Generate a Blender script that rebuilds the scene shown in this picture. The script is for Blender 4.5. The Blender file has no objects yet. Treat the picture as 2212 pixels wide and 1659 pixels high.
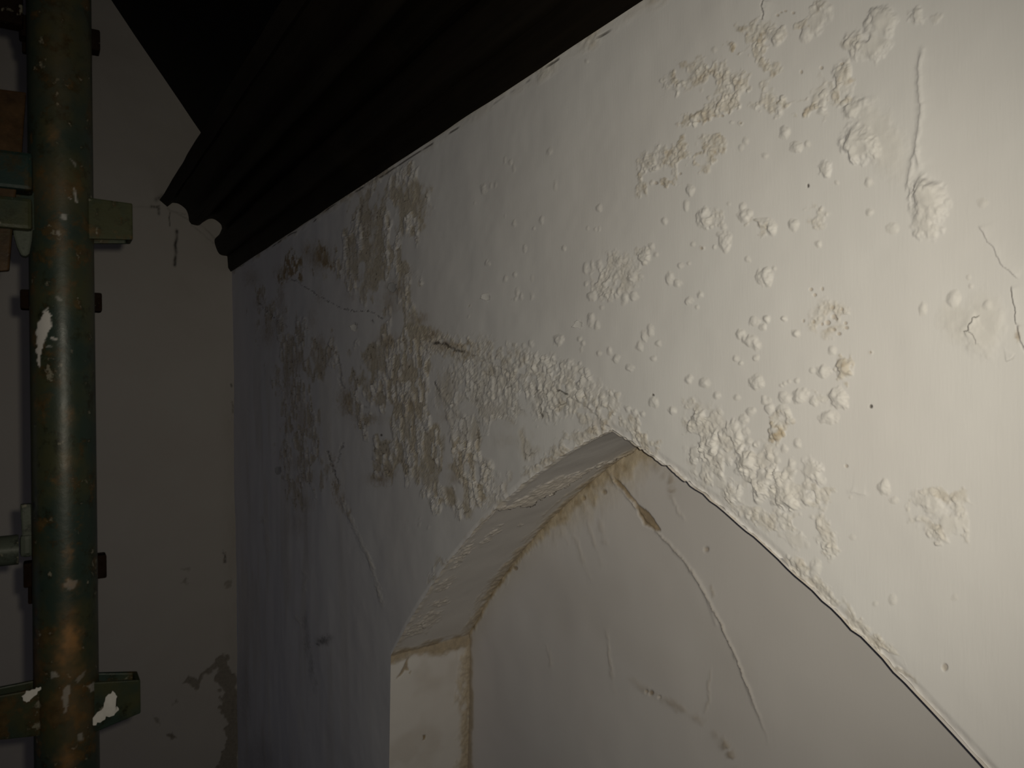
import bpy, bmesh, math, random
import numpy as np
from mathutils import Matrix, Vector

random.seed(7)
RNG = np.random.default_rng(11)
SC = bpy.context.scene
COL = SC.collection

# ------------------------------------------------------------------ camera
FPX, CX, CY = 1660.0, 1106.0, 829.5            # 2212 x 1659 frame
TH, PIT, ROL = math.radians(31.577), math.radians(0.465), math.radians(0.9)
_fh = np.array([math.sin(TH), math.cos(TH), 0.0])
_r0 = np.array([math.cos(TH), -math.sin(TH), 0.0])
_zz = np.array([0.0, 0.0, 1.0])
CF = _fh * math.cos(PIT) + _zz * math.sin(PIT)
_u0 = _zz * math.cos(PIT) - _fh * math.sin(PIT)
CR = _r0 * math.cos(ROL) - _u0 * math.sin(ROL)
CU = _r0 * math.sin(ROL) + _u0 * math.cos(ROL)

cam_d = bpy.data.cameras.new('camera')
cam_d.sensor_fit = 'HORIZONTAL'
cam_d.sensor_width = 36.0
cam_d.lens = 36.0 * FPX / 2212.0
cam_d.clip_start = 0.02
cam_d.dof.use_dof = True
cam_d.dof.focus_distance = 1.75
cam_d.dof.aperture_fstop = 20.0
cam = bpy.data.objects.new('camera', cam_d)
M = Matrix.Identity(4)
for i in range(3):
    M[i][0], M[i][1], M[i][2] = CR[i], CU[i], -CF[i]
cam.matrix_world = M
COL.objects.link(cam)
SC.camera = cam

# ------------------------------------------------------------------ light
SC.view_settings.view_transform = 'Standard'
SC.view_settings.look = 'None'
SC.view_settings.gamma = 1.0
SC.view_settings.use_curve_mapping = False
SC.view_settings.exposure = 0.0
SC.cycles.max_bounces = 4
SC.cycles.diffuse_bounces = 2
SC.cycles.glossy_bounces = 1
SC.cycles.transmission_bounces = 0
world = bpy.data.worlds.new('world')
SC.world = world
world.use_nodes = True
world.node_tree.nodes['Background'].inputs[0].default_value = (0.35, 0.42, 0.6, 1)
world.node_tree.nodes['Background'].inputs[1].default_value = 0.05


def px_ray(u, v):
    u = np.asarray(u, float); v = np.asarray(v, float)
    return CF + CR * ((u - CX) / FPX)[..., None] + CU * ((CY - v) / FPX)[..., None]


def aim(o, d):
    o.rotation_euler = Vector(d).to_track_quat('-Z', 'Y').to_euler()


# the photographer's lamp: the small flash beside the lens
fl = bpy.data.lights.new('flash', 'SPOT')
fl.energy = 50.5
fl.color = (1.0, 0.925, 0.745)
fl.shadow_soft_size = 0.003
fl.spot_size = math.radians(113)
fl.spot_blend = 1.0
flo = bpy.data.objects.new('flash', fl)
flo.location = Vector(CR * 0.010 + CU * 0.007)
aim(flo, px_ray(1110, 850))
COL.objects.link(flo)

# cool daylight through the window of the opposite wall
wl = bpy.data.lights.new('window_daylight', 'AREA')
wl.shape = 'RECTANGLE'
wl.size, wl.size_y = 1.4, 1.9
wl.energy = 3.0
wl.color = (0.60, 0.66, 1.0)
wlo = bpy.data.objects.new('window_daylight', wl)
wlo.location = (-3.52, 2.6, -0.75)
aim(wlo, (1, 0, 0))
COL.objects.link(wlo)

# ------------------------------------------------------------------ helpers
WX = 1.0            # plane of the long wall
EY = 4.85           # plane of the gable wall
FLOOR = -3.0
TOPZ = 0.748        # underside of the cornice
APY, APZ = 1.244, -0.086
SPAN = 1.187
REC = 0.30


def arch_drop(s):
    return 0.325 * s + 0.295 * s * s


def arch_z(y):
    return APZ - arch_drop(np.abs(np.asarray(y, float) - APY))


SPR_Z = float(APZ - arch_drop(SPAN))


def proj(P):
    d = P @ CF
    return CX + FPX * (P @ CR) / d, CY - FPX * (P @ CU) / d


def on_x(u, v, x):
    d = px_ray(u, v); return d * (x / d[..., 0])[..., None]


def on_y(u, v, y):
    d = px_ray(u, v); return d * (y / d[..., 1])[..., None]


def _hash(ix, iy, seed):
    h = (ix.astype(np.int64) * 374761393 + iy.astype(np.int64) * 668265263 + seed * 974711) & 0xffffffff
    h = ((h ^ (h >> 13)) * 1274126177) & 0xffffffff
    h = ((h ^ (h >> 16)) * 2246822519) & 0xffffffff
    return ((h ^ (h >> 15)) & 0xffffff) / float(0xffffff)


def vnoise(x, y, seed=0):
    ix, iy = np.floor(x), np.floor(y)
    fx, fy = x - ix, y - iy
    fx = fx * fx * fx * (fx * (fx * 6 - 15) + 10); fy = fy * fy * fy * (fy * (fy * 6 - 15) + 10)
    a = _hash(ix, iy, seed); b = _hash(ix + 1, iy, seed)
    c = _hash(ix, iy + 1, seed); d = _hash(ix + 1, iy + 1, seed)
    return (a * (1 - fx) + b * fx) * (1 - fy) + (c * (1 - fx) + d * fx) * fy * 1.0


def fbm(x, y, seed=0, octv=4, gain=0.5):
    s = 0; a = 1.0; t = 0
    for k in range(octv):
        s = s + a * vnoise(x * 2 ** k + 17.3 * k, y * 2 ** k - 9.1 * k, seed + k * 31)
        t += a; a *= gain
    return s / t


def sstep(a, b, x):
    t = np.clip((x - a) / (b - a), 0, 1)
    return t * t * (3 - 2 * t)


def seg_dist(u, v, pts):
    """distance to a polyline and the position along it (0..1)"""
    best = np.full(u.shape, 1e9); par = np.zeros(u.shape); side = np.zeros(u.shape)
    n = len(pts) - 1
    for i in range(n):
        (x0, y0), (x1, y1) = pts[i], pts[i + 1]
        dx, dy = x1 - x0, y1 - y0
        L2 = dx * dx + dy * dy + 1e-9
        t = np.clip(((u - x0) * dx + (v - y0) * dy) / L2, 0, 1)
        ex, ey = u - (x0 + t * dx), v - (y0 + t * dy)
        d = np.hypot(ex, ey)
        m = d < best
        best = np.where(m, d, best)
        par = np.where(m, (i + t) / n, par)
        side = np.where(m, np.sign(dx * ey - dy * ex), side)
    return best, par, side


def poly_sd(u, v, pts):
    """signed distance, positive inside"""
    inside = np.zeros(u.shape, bool)
    n = len(pts)
    best = np.full(u.shape, 1e9)
    for i in range(n):
        (x0, y0), (x1, y1) = pts[i], pts[(i + 1) % n]
        dx, dy = x1 - x0, y1 - y0
        t = np.clip(((u - x0) * dx + (v - y0) * dy) / (dx * dx + dy * dy + 1e-9), 0, 1)
        best = np.minimum(best, np.hypot(u - x0 - t * dx, v - y0 - t * dy))
        c = ((y0 > v) != (y1 > v)) & (u < (x1 - x0) * (v - y0) / (y1 - y0 + 1e-12) + x0)
        inside ^= c
    return np.where(inside, best, -best)


def in_box(u, v, pts, pad):
    xs = [p[0] for p in pts]; ys = [p[1] for p in pts]
    return np.nonzero((u > min(xs) - pad) & (u < max(xs) + pad) & (v > min(ys) - pad) & (v < max(ys) + pad))[0]


def cells(p, q, size, seed, jit=0.85):
    """Voronoi: nearest cell id offsets, distance, second distance, random values"""
    x, y = p / size, q / size
    ix, iy = np.floor(x), np.floor(y)
    b1 = np.full(x.shape, 9.0); b2 = np.full(x.shape, 9.0)
    bx = np.zeros(x.shape); by = np.zeros(x.shape); cx = np.zeros(x.shape); cy = np.zeros(x.shape)
    for i in (-1, 0, 1):
        for j in (-1, 0, 1):
            gx, gy = ix + i, iy + j
            px = gx + 0.5 + jit * (_hash(gx, gy, seed) - 0.5)
            py = gy + 0.5 + jit * (_hash(gx, gy, seed + 5) - 0.5)
            d = np.hypot(x - px, y - py)
            m = d < b1
            b2 = np.where(m, b1, np.minimum(b2, d))
            bx = np.where(m, gx, bx); by = np.where(m, gy, by)
            cx = np.where(m, px, cx); cy = np.where(m, py, cy)
            b1 = np.where(m, d, b1)
    r = [_hash(bx, by, seed + 11 + k) for k in range(4)]
    return b1, b2, x - cx, y - cy, r


def make_mesh(name, V, Fq, mat, parent=None, smooth=True, attr=None):
    me = bpy.data.meshes.new(name)
    V = np.asarray(V, np.float32); Fq = np.asarray(Fq, np.int32)
    k = Fq.shape[1]
    me.vertices.add(len(V)); me.vertices.foreach_set('co', V.ravel())
    me.loops.add(Fq.size); me.loops.foreach_set('vertex_index', Fq.ravel())
    me.polygons.add(len(Fq))
    me.polygons.foreach_set('loop_start', np.arange(0, Fq.size, k, dtype=np.int32))
    if attr is not None:
        a = me.attributes.new('wear', 'FLOAT_COLOR', 'POINT')
        c = np.ones((len(V), 4), np.float32); c[:, :3] = attr
        a.data.foreach_set('color', c.ravel())
    me.update(calc_edges=True); me.validate()
    me.polygons.foreach_set('use_smooth', np.full(len(me.polygons), smooth))
    me.materials.append(mat)
    o = bpy.data.objects.new(name, me); COL.objects.link(o)
    if parent is not None: o.parent = parent
    return o


def grid_faces(nr, nc, off=0, flip=False):
    i = np.arange(nr * nc).reshape(nr, nc) + off
    a, b, c, d = i[:-1, :-1], i[:-1, 1:], i[1:, 1:], i[1:, :-1]
    q = np.stack([a, b, c, d] if not flip else [a, d, c, b], -1)
    return q.reshape(-1, 4)


def bm_obj(name, bm, mat, parent=None, smooth=False):
    me = bpy.data.meshes.new(name)
    bmesh.ops.recalc_face_normals(bm, faces=bm.faces)
    bm.to_mesh(me); bm.free()
    me.materials.append(mat)
    for p in me.polygons: p.use_smooth = smooth
    o = bpy.data.objects.new(name, me); COL.objects.link(o)
    if parent is not None: o.parent = parent
    return o


def add_box(bm, x0, x1, y0, y1, z0, z1):
    vs = [bm.verts.new((x, y, z)) for z in (z0, z1) for y in (y0, y1) for x in (x0, x1)]
    for f in ((0, 2, 3, 1), (4, 5, 7, 6), (0, 1, 5, 4), (2, 6, 7, 3), (0, 4, 6, 2), (1, 3, 7, 5)):
        bm.faces.new([vs[i] for i in f])
    return vs


def bevel(bm, w, seg=2):
    bmesh.ops.bevel(bm, geom=[e for e in bm.edges], offset=w, segments=seg, affect='EDGES', profile=0.6, clamp_overlap=True)


def tag(o, label=None, cat=None, group=None, kind=None):
    if label: o['label'] = label
    if cat: o['category'] = cat
    if group: o['group'] = group
    if kind: o['kind'] = kind
    return o


# ------------------------------------------------------------------ materials
def nmat(name):
    m = bpy.data.materials.new(name); m.use_nodes = True
    nt = m.node_tree; nt.nodes.clear()
    out = nt.nodes.new('ShaderNodeOutputMaterial')
    bs = nt.nodes.new('ShaderNodeBsdfPrincipled')
    nt.links.new(bs.outputs[0], out.inputs[0])
    return m, nt, bs


def node(nt, t, **kw):
    n = nt.nodes.new(t)
    for k, v in kw.items():
        if k in ('inp',):
            for a, b in v.items(): n.inputs[a].default_value = b
        else: setattr(n, k, v)
    return n


def mixc(nt, fac, a, b):
    n = nt.nodes.new('ShaderNodeMix'); n.data_type = 'RGBA'
    for sock, val in ((n.inputs[0], fac), (n.inputs[6], a), (n.inputs[7], b)):
        if hasattr(val, 'is_output'): nt.links.new(val, sock)
        elif isinstance(val, (int, float)): sock.default_value = val
        else: sock.default_value = (*val, 1)
    return n.outputs[2]


def noise(nt, vec, scale, detail=4, rough=0.5):
    n = node(nt, 'ShaderNodeTexNoise', inp={'Scale': scale, 'Detail': detail, 'Roughness': rough})
    nt.links.new(vec, n.inputs['Vector']); return n.outputs['Fac']


def ramp(nt, fac, a, b):
    n = node(nt, 'ShaderNodeMapRange', inp={'From Min': a, 'From Max': b})
    nt.links.new(fac, n.inputs['Value']); return n.outputs[0]


def math_n(nt, op, a, b=None):
    n = node(nt, 'ShaderNodeMath', operation=op)
    for s, v in ((n.inputs[0], a), (n.inputs[1], b)):
        if v is None: continue
        if hasattr(v, 'is_output'): nt.links.new(v, s)
        else: s.default_value = v
    return n.outputs[0]


def plaster_material(name, paint, bare, stain, dark, streak=0.0):
    m, nt, bs = nmat(name)
    co = node(nt, 'ShaderNodeTexCoord').outputs['Object']
    at = node(nt, 'ShaderNodeAttribute', attribute_name='wear')
    sep = node(nt, 'ShaderNodeSeparateColor')
    nt.links.new(at.outputs['Color'], sep.inputs[0])
    r, g, b = sep.outputs[0], sep.outputs[1], sep.outputs[2]
    big = noise(nt, co, 2.2, 3)
    fine = noise(nt, co, 170.0, 2, 0.6)
    p2 = mixc(nt, ramp(nt, big, 0.35, 0.7), paint, tuple(c * k for c, k in zip(paint, (0.96, 0.945, 0.94))))
    if streak:
        mp = node(nt, 'ShaderNodeMapping'); mp.inputs['Scale'].default_value = (6, 6, 0.5)
        nt.links.new(co, mp.inputs['Vector'])
        st = noise(nt, mp.outputs[0], 2.6, 3)
        p2 = mixc(nt, math_n(nt, 'MULTIPLY', ramp(nt, st, 0.45, 0.75), streak), p2, tuple(c * 0.72 for c in paint))
    mid = noise(nt, co, 55.0, 3, 0.65)
    barev = mixc(nt, ramp(nt, mid, 0.35, 0.65), bare, tuple(c * 0.82 for c in bare))
    c1 = mixc(nt, r, p2, barev)
    stv = mixc(nt, ramp(nt, mid, 0.3, 0.7), stain, tuple(c * 0.62 for c in stain))
    c2 = mixc(nt, g, c1, stv)
    c3 = mixc(nt, b, c2, dark)
    nt.links.new(c3, bs.inputs['Base Color'])
    bs.inputs['Roughness'].default_value = 0.62
    bs.inputs['Specular IOR Level'].default_value = 0.25
    # fine relief: brushed paint, grainier where the paint is gone
    mp2 = node(nt, 'ShaderNodeMapping'); mp2.inputs['Scale'].default_value = (260, 260, 30)
    nt.links.new(co, mp2.inputs['Vector'])
    br = node(nt, 'ShaderNodeTexNoise', inp={'Scale': 1.0, 'Detail': 2.0})
    nt.links.new(mp2.outputs[0], br.inputs['Vector'])
    hb = math_n(nt, 'ADD', math_n(nt, 'MULTIPLY', br.outputs['Fac'], 0.35),
                math_n(nt, 'MULTIPLY', fine, math_n(nt, 'ADD', math_n(nt, 'MULTIPLY', r, 1.6), 0.12)))
    bp = node(nt, 'ShaderNodeBump', inp={'Strength': 0.35, 'Distance': 0.0012})
    nt.links.new(hb, bp.inputs['Height'])
    nt.links.new(bp.outputs[0], bs.inputs['Normal'])
    return m


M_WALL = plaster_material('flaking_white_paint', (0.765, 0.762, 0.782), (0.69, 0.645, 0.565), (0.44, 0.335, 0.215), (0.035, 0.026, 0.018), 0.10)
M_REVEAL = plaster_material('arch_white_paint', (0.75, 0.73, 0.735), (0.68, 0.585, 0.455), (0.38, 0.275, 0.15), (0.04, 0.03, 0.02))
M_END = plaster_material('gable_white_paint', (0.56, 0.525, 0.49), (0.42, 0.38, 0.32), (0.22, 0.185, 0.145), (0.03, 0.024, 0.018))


def plain(name, col, rough=0.7, scale=20.0, var=0.7, metal=0.0, bump=0.0):
    m, nt, bs = nmat(name)
    co = node(nt, 'ShaderNodeTexCoord').outputs['Object']
    n = noise(nt, co, scale, 5, 0.6)
    c = mixc(nt, ramp(nt, n, 0.3, 0.7), col, tuple(x * var for x in col))
    nt.links.new(c, bs.inputs['Base Color'])
    bs.inputs['Roughness'].default_value = rough
    bs.inputs['Metallic'].default_value = metal
    if bump:
        bp = node(nt, 'ShaderNodeBump', inp={'Strength': 0.6, 'Distance': bump})
        nt.links.new(n, bp.inputs['Height']); nt.links.new(bp.outputs[0], bs.inputs['Normal'])
    return m


def wood(name, a, b):
    m, nt, bs = nmat(name)
    co = node(nt, 'ShaderNodeTexCoord').outputs['Object']
    mp = node(nt, 'ShaderNodeMapping'); mp.inputs['Scale'].default_value = (40, 1.6, 40)
    nt.links.new(co, mp.inputs['Vector'])
    n = noise(nt, mp.outputs[0], 1.0, 6, 0.6)
    n2 = noise(nt, co, 3.0, 3)
    c = mixc(nt, ramp(nt, n, 0.3, 0.7), a, b)
    c = mixc(nt, math_n(nt, 'MULTIPLY', ramp(nt, n2, 0.5, 0.75), 0.5), c, tuple(x * 1.7 for x in a))
    nt.links.new(c, bs.inputs['Base Color'])
    bs.inputs['Roughness'].default_value = 0.6
    bs.inputs['Specular IOR Level'].default_value = 0.12
    bp = node(nt, 'ShaderNodeBump', inp={'Strength': 0.4, 'Distance': 0.001})
    nt.links.new(n, bp.inputs['Height']); nt.links.new(bp.outputs[0], bs.inputs['Normal'])
    return m


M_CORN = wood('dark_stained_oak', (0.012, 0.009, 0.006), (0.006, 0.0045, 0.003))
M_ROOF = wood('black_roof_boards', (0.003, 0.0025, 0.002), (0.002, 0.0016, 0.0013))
M_FLOOR = plain('stone_floor', (0.16, 0.14, 0.12), 0.8, 6.0, 0.6)
M_FAR = plain('plain_white_plaster', (0.55, 0.53, 0.50), 0.8, 3.0, 0.9)
M_WHITE = plain('dirty_white_paint_splash', (0.070, 0.067, 0.065), 0.6, 120.0, 0.75)
M_FLAKE = plain('loose_paint_skin', (0.76, 0.757, 0.775), 0.7, 60.0, 0.95)
M_WOODW = plain('window_frame_paint', (0.5, 0.5, 0.5), 0.5)


def steel(name, green, rust, amount, teal, spec=0.018):
    m, nt, bs = nmat(name)
    co = node(nt, 'ShaderNodeTexCoord').outputs['Object']
    at = node(nt, 'ShaderNodeAttribute', attribute_name='wear')
    sep = node(nt, 'ShaderNodeSeparateColor')
    nt.links.new(at.outputs['Color'], sep.inputs[0])
    n1 = noise(nt, co, 26.0, 6, 0.62)
    n2 = noise(nt, co, 20.0, 4, 0.6)
    n3 = noise(nt, co, 120.0, 3, 0.6)
    c = mixc(nt, ramp(nt, n2, 0.42, 0.6), green, teal)
    n4 = noise(nt, co, 65.0, 4, 0.7)
    c = mixc(nt, ramp(nt, n4, 0.52, 0.66), c, tuple(x * 0.35 for x in green))
    rf = ramp(nt, math_n(nt, 'ADD', math_n(nt, 'MULTIPLY', n1, 0.6), math_n(nt, 'MULTIPLY', n4, 0.4)), 0.60 - amount, 0.66 - amount)
    rc = mixc(nt, ramp(nt, n3, 0.3, 0.7), rust, tuple(x * 0.45 for x in rust))
    c = mixc(nt, rf, c, rc)
    sc = ramp(nt, math_n(nt, 'MULTIPLY', n3, n4), 0.36, 0.42)
    c = mixc(nt, math_n(nt, 'MULTIPLY', sc, 0.7), c, (0.032, 0.030, 0.024))
    c = mixc(nt, sep.outputs[1], c, (0.042, 0.021, 0.0075))
    c = mixc(nt, sep.outputs[2], c, (0.003, 0.002, 0.002))
    c = mixc(nt, sep.outputs[0], c, (0.080, 0.077, 0.077))
    nt.links.new(c, bs.inputs['Base Color'])
    rg = node(nt, 'ShaderNodeMapRange', inp={'From Min': 0.3, 'From Max': 0.7, 'To Min': 0.33, 'To Max': 0.52})
    bs.inputs['Specular IOR Level'].default_value = spec
    nt.links.new(n1, rg.inputs['Value']); nt.links.new(rg.outputs[0], bs.inputs['Roughness'])
    bp = node(nt, 'ShaderNodeBump', inp={'Strength': 0.5, 'Distance': 0.0006})
    nt.links.new(n4, bp.inputs['Height']); nt.links.new(bp.outputs[0], bs.inputs['Normal'])
    return m


def zero_wear(o):
    a = o.data.attributes.new('wear', 'FLOAT_COLOR', 'POINT')
    a.data.foreach_set('color', np.tile(np.array([0, 0, 0, 1], np.float32), len(o.data.vertices)))
    return o


M_STEEL = steel('chipped_green_steel', (0.0062, 0.0066, 0.0034), (0.0125, 0.0085, 0.0036), 0.07, (0.0032, 0.0052, 0.0043))
M_TUBE = steel('worn_green_tube_steel', (0.0062, 0.0066, 0.0034), (0.0125, 0.0085, 0.0036), 0.07, (0.0032, 0.0052, 0.0043), 0.045)
M_RUST = steel('rusted_orange_steel', (0.0055, 0.0038, 0.0018), (0.0085, 0.0046, 0.0020), 0.22, (0.0042, 0.0036, 0.0020))
M_TEAL = steel('teal_painted_steel', (0.0026, 0.0037, 0.0028), (0.006, 0.0052, 0.0026), 0.08, (0.0018, 0.0040, 0.0037))
M_GALV = steel('dull_grey_green_steel', (0.010, 0.0115, 0.0095), (0.008, 0.0075, 0.0055), 0.05, (0.007, 0.009, 0.008))
M_BLACK = steel('dark_rusted_steel', (0.0022, 0.0014, 0.0010), (0.003, 0.0017, 0.0010), 0.1, (0.0016, 0.0011, 0.0008), 0.0)

# ------------------------------------------------------------------ relief of the long wall (positions read off the photograph, laid on the wall plane)
BUBBLES = [  # u, v, ru, rv (photo pixels at that spot), lift factor
    (1876,457,8,8,1),(1766,527,8,8,1),(1713,487,11,12,1.1),(1667,490,10,11,1.1),(1928,494,13,12,.6),(1694,689,6,6,.9),(1657,690,8,8,.9),
    (1718,721,8,8,.8),(1796,758,9,10,.9),(1877,761,5,5,.9),(1992,668,9,12,.8),(2057,645,13,15,.9),(2130,661,10,11,.8),(2089,599,5,5,.8),
    (2094,618,5,5,.8),(2120,438,12,10,.5),(1776,802,14,13,1.1),(1822,795,18,20,1.1),(1675,82,15,17,1),(1740,76,11,17,1),(1780,15,12,14,1),
    (1694,287,12,14,1),(1720,318,13,12,1),(1745,311,7,7,.9),(1682,240,8,9,1),(1840,240,15,14,.8),(1876,395,9,9,.9),(1808,395,5,5,.9),
    (1411,774,6,6,.9),(1589,774,6,6,1),(1600,784,5,5,1),(1633,773,7,7,1),(1487,820,8,9,1),(1521,827,11,11,1),(1547,855,8,8,1),
    (1591,859,7,7,.9),(1635,826,16,15,1.1),(1411,869,9,11,1),(1452,885,8,8,.9),(1652,865,10,9,1),(1662,882,10,11,1.1),(1691,887,14,13,1),
    (1706,907,8,9,1),(1621,888,10,9,1.1),(1606,907,9,10,1.1),(1611,932,8,9,1),(1619,953,8,9,1),(1632,961,6,6,1),(1676,932,15,18,1.2),
    (1662,983,9,9,1),(1695,970,7,8,1),(1723,958,8,11,1),(1711,1001,8,9,1.1),(1695,859,11,12,1),(1729,854,16,15,1),(1757,866,9,9,1.1),
    (1759,874,5,5,1),(1721,822,6,6,.9),(1704,823,4,4,.9),(1695,828,4,4,.9),(1688,832,4,4,.9),(1754,800,6,6,.9),(1792,802,5,5,.9),
    (1810,861,20,22,1.2),(1787,902,20,14,1),(1909,1054,13,16,1),(1928,1081,9,7,.8),(1291,449,7,8,.9),(1434,477,7,8,1),(1520,471,15,21,1.1),
    (1537,489,5,5,.9),(1481,446,6,13,1),(1492,411,9,12,1),(1610,467,14,13,1),(1604,447,6,10,1),(1648,482,15,12,1),(1667,497,9,11,1),
    (1567,522,13,21,1),(1554,507,6,7,.9),(1562,490,7,7,.9),(1495,528,5,5,.9),(1515,536,6,6,.9),(1542,534,5,5,.9),(1615,560,6,6,.9),
    (1653,598,17,19,1.1),(1673,579,5,5,.9),(1215,536,5,6,1),(1267,493,3,5,.9),(1283,495,3,5,.9),(1291,494,3,6,.9),(1390,555,14,15,.8),
    (1406,532,7,9,1),(1415,551,5,6,.9),(1468,573,6,6,1),(1487,569,4,4,.9),(1444,600,9,14,1),(1461,611,9,8,1),(1511,637,7,8,1),
    (1486,650,8,9,1),(1504,664,4,5,.9),(1264,579,5,12,1),(1278,572,4,11,1),(1294,573,5,12,1),(1337,564,8,9,1),(1364,596,9,12,1),
    (1382,596,5,5,.8),(1278,641,9,11,1),(1309,636,8,7,1),(1367,639,8,10,1),(1348,646,7,13,1),(1331,642,4,4,1),(1276,689,8,15,1),
    (1289,704,5,10,1),(1265,613,4,6,1),(1299,664,4,5,.9),(1206,735,10,12,1.1),(1251,732,5,6,1),(1259,742,5,6,1),(1256,756,3,6,.9),
    (1404,713,8,12,1.1),(1391,728,6,14,1.1),(1381,748,7,10,1.1),(1421,742,6,7,1),(1294,763,5,6,1),(1316,758,6,9,1),(1330,775,8,9,1),
    (1360,795,8,8,1),(1600,722,9,10,1.2),(1620,735,15,12,1.1),(1635,745,10,10,1.1),(1630,694,12,9,1),(1658,689,6,7,1),(1648,707,7,8,1),
    (1721,722,8,8,.8),(1692,688,5,5,.9),(1100,350,4,7,.8),(1088,346,3,7,.8),(1107,362,3,12,.8),(1042,409,7,11,.8),(1058,400,3,8,.8),
    (1068,398,3,7,.8),(1024,438,2,5,.9),(1108,483,4,8,1),(1089,467,2,5,.8),(1167,475,5,9,.7),(1150,492,3,4,1),(1130,536,4,9,1),
    (1050,568,4,6,1),(1054,571,3,5,1),(1089,602,4,8,1),(1109,594,4,6,1),(1113,632,4,10,1),(1122,640,4,9,1),(1110,645,3,5,1),(1186,325,5,8,.5),
    (1196,400,4,12,.5),(1145,600,3,8,.5),(1145,640,4,9,.6),(1014,660,2,3,1),(1011,684,2,4,1),(937,449,2,4,1),(1147,742,5,8,1),(1131,747,4,6,1),
    (1152,778,4,7,1),(1175,785,7,8,1),(1190,800,6,8,1),(1230,785,7,9,1.1),(1240,795,6,8,1),(1258,825,5,14,1),(1267,805,6,8,1),(1275,820,6,8,1),
    (1355,883,7,7,1),(1369,892,6,7,1),(1387,894,6,7,1),(1452,887,6,7,.9),(1928,1296,9,10,.6),(1891,1304,5,6,.6),(1760,1228,11,20,.9),
    (1713,1212,9,12,.9),(1725,1225,8,14,.9),(1735,1240,9,12,.9),(1700,1205,6,8,.9),(1640,1075,13,13,.9),(1836,1075,4,4,.5),
    (1840,1160,6,6,.4),(1775,240,9,10,1),(2062,1290,6,6,.3),(1267,132,4,5,.8),(1183,327,5,7,.5),(1545,108,6,7,.5),(1562,245,5,6,.8),
    (1610,305,6,9,.7),(1600,318,5,7,.7),(1652,336,6,6,.7),(1575,440,4,4,.6),(1547,240,4,4,.8),(1580,265,4,4,.8),(1599,266,5,5,.8),
    (490,830,2,3,.6),(905,1133,3,5,.7),(925,1140,3,5,.8),(906,1120,2,4,.7),
]
BIG = [  # larger crumpled swellings: u, v, ru, rv, rot, lift
    (1858,312,46,52,-35,1.0),(1885,100,48,34,-40,.8),(1900,45,42,36,-35,.7),(1845,95,26,40,-10,.5),(2003,435,46,62,-15,1.0),(2000,485,36,40,0,.8),
    (1780,362,20,24,-20,1.0),(1978,35,22,26,-30,.8),(2020,42,18,12,-45,.8),(1820,170,24,46,0,.6),(1765,45,45,22,-50,.6),(1845,235,40,24,-50,.5),
    (1610,995,28,34,25,.9),(1650,1040,30,42,20,1.0),(1565,985,22,30,20,.8),(1585,930,26,30,-10,.7),(1507,905,20,26,-20,.9),(1530,965,20,34,10,.8),
    (1755,1015,22,36,-25,.8),(1700,1075,34,26,30,.9),(1690,1045,26,22,0,.7),(1740,1075,18,22,0,.7),(1585,1070,20,24,20,.7),(1500,985,14,24,10,.8),
    (2010,1090,40,30,30,.5),(2050,1130,40,30,30,.55),(1990,1080,22,22,0,.5),(2075,1120,16,42,-25,.5),(2025,1160,34,18,25,.55),
    (2065,690,50,60,-20,.25),(1900,300,60,120,-30,.22),(1720,1165,34,20,35,.4),(1570,1060,60,22,35,.3),(2120,700,60,90,0,.18),
]
PITS = [(1745,401,3,5),(1730,155,3,5),(1773,146,4,4),(1411,853,3,3),(1878,878,4,5),(1826,1007,4,4),(2040,1442,7,9),(1515,536,4,4),(1170,898,2,6),
        (821,940,3,3),(1252,700,3,5),(1047,640,3,3),(1012,660,2,2),(1169,885,1,6),(1101,646,1,1),(1470,375,3,3),(1416,395,5,4),(1431,397,5,4),
        (1799,684,6,6),(1797,664,5,5),(1805,689,4,4),(1786,697,6,6),(1800,712,4,4),(1810,721,5,4),(1824,698,4,4),(1826,708,5,4),(1817,668,4,4),(1774,700,3,4),
        (1757,695,4,5),(1735,693,3,4),(1759,637,4,4),(1751,625,4,4),(1775,624,3,5),(1877,761,3,3),(1816,138,4,3),(1820,137,3,3),(1688,27,3,2),(1697,24,4,2),(1714,28,4,3),(1680,33,4,3),
        (1574,243,3,3),(1560,250,4,3),(1600,266,3,3),(1527,256,4,3),(1543,250,4,3),(1510,262,4,3),(1682,218,3,3),(1677,222,3,3)]
BLACK = {(1745, 401), (1170, 898), (1169, 885), (1411, 853), (821, 940), (1252, 700), (1047, 640), (1878, 878)}
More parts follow.
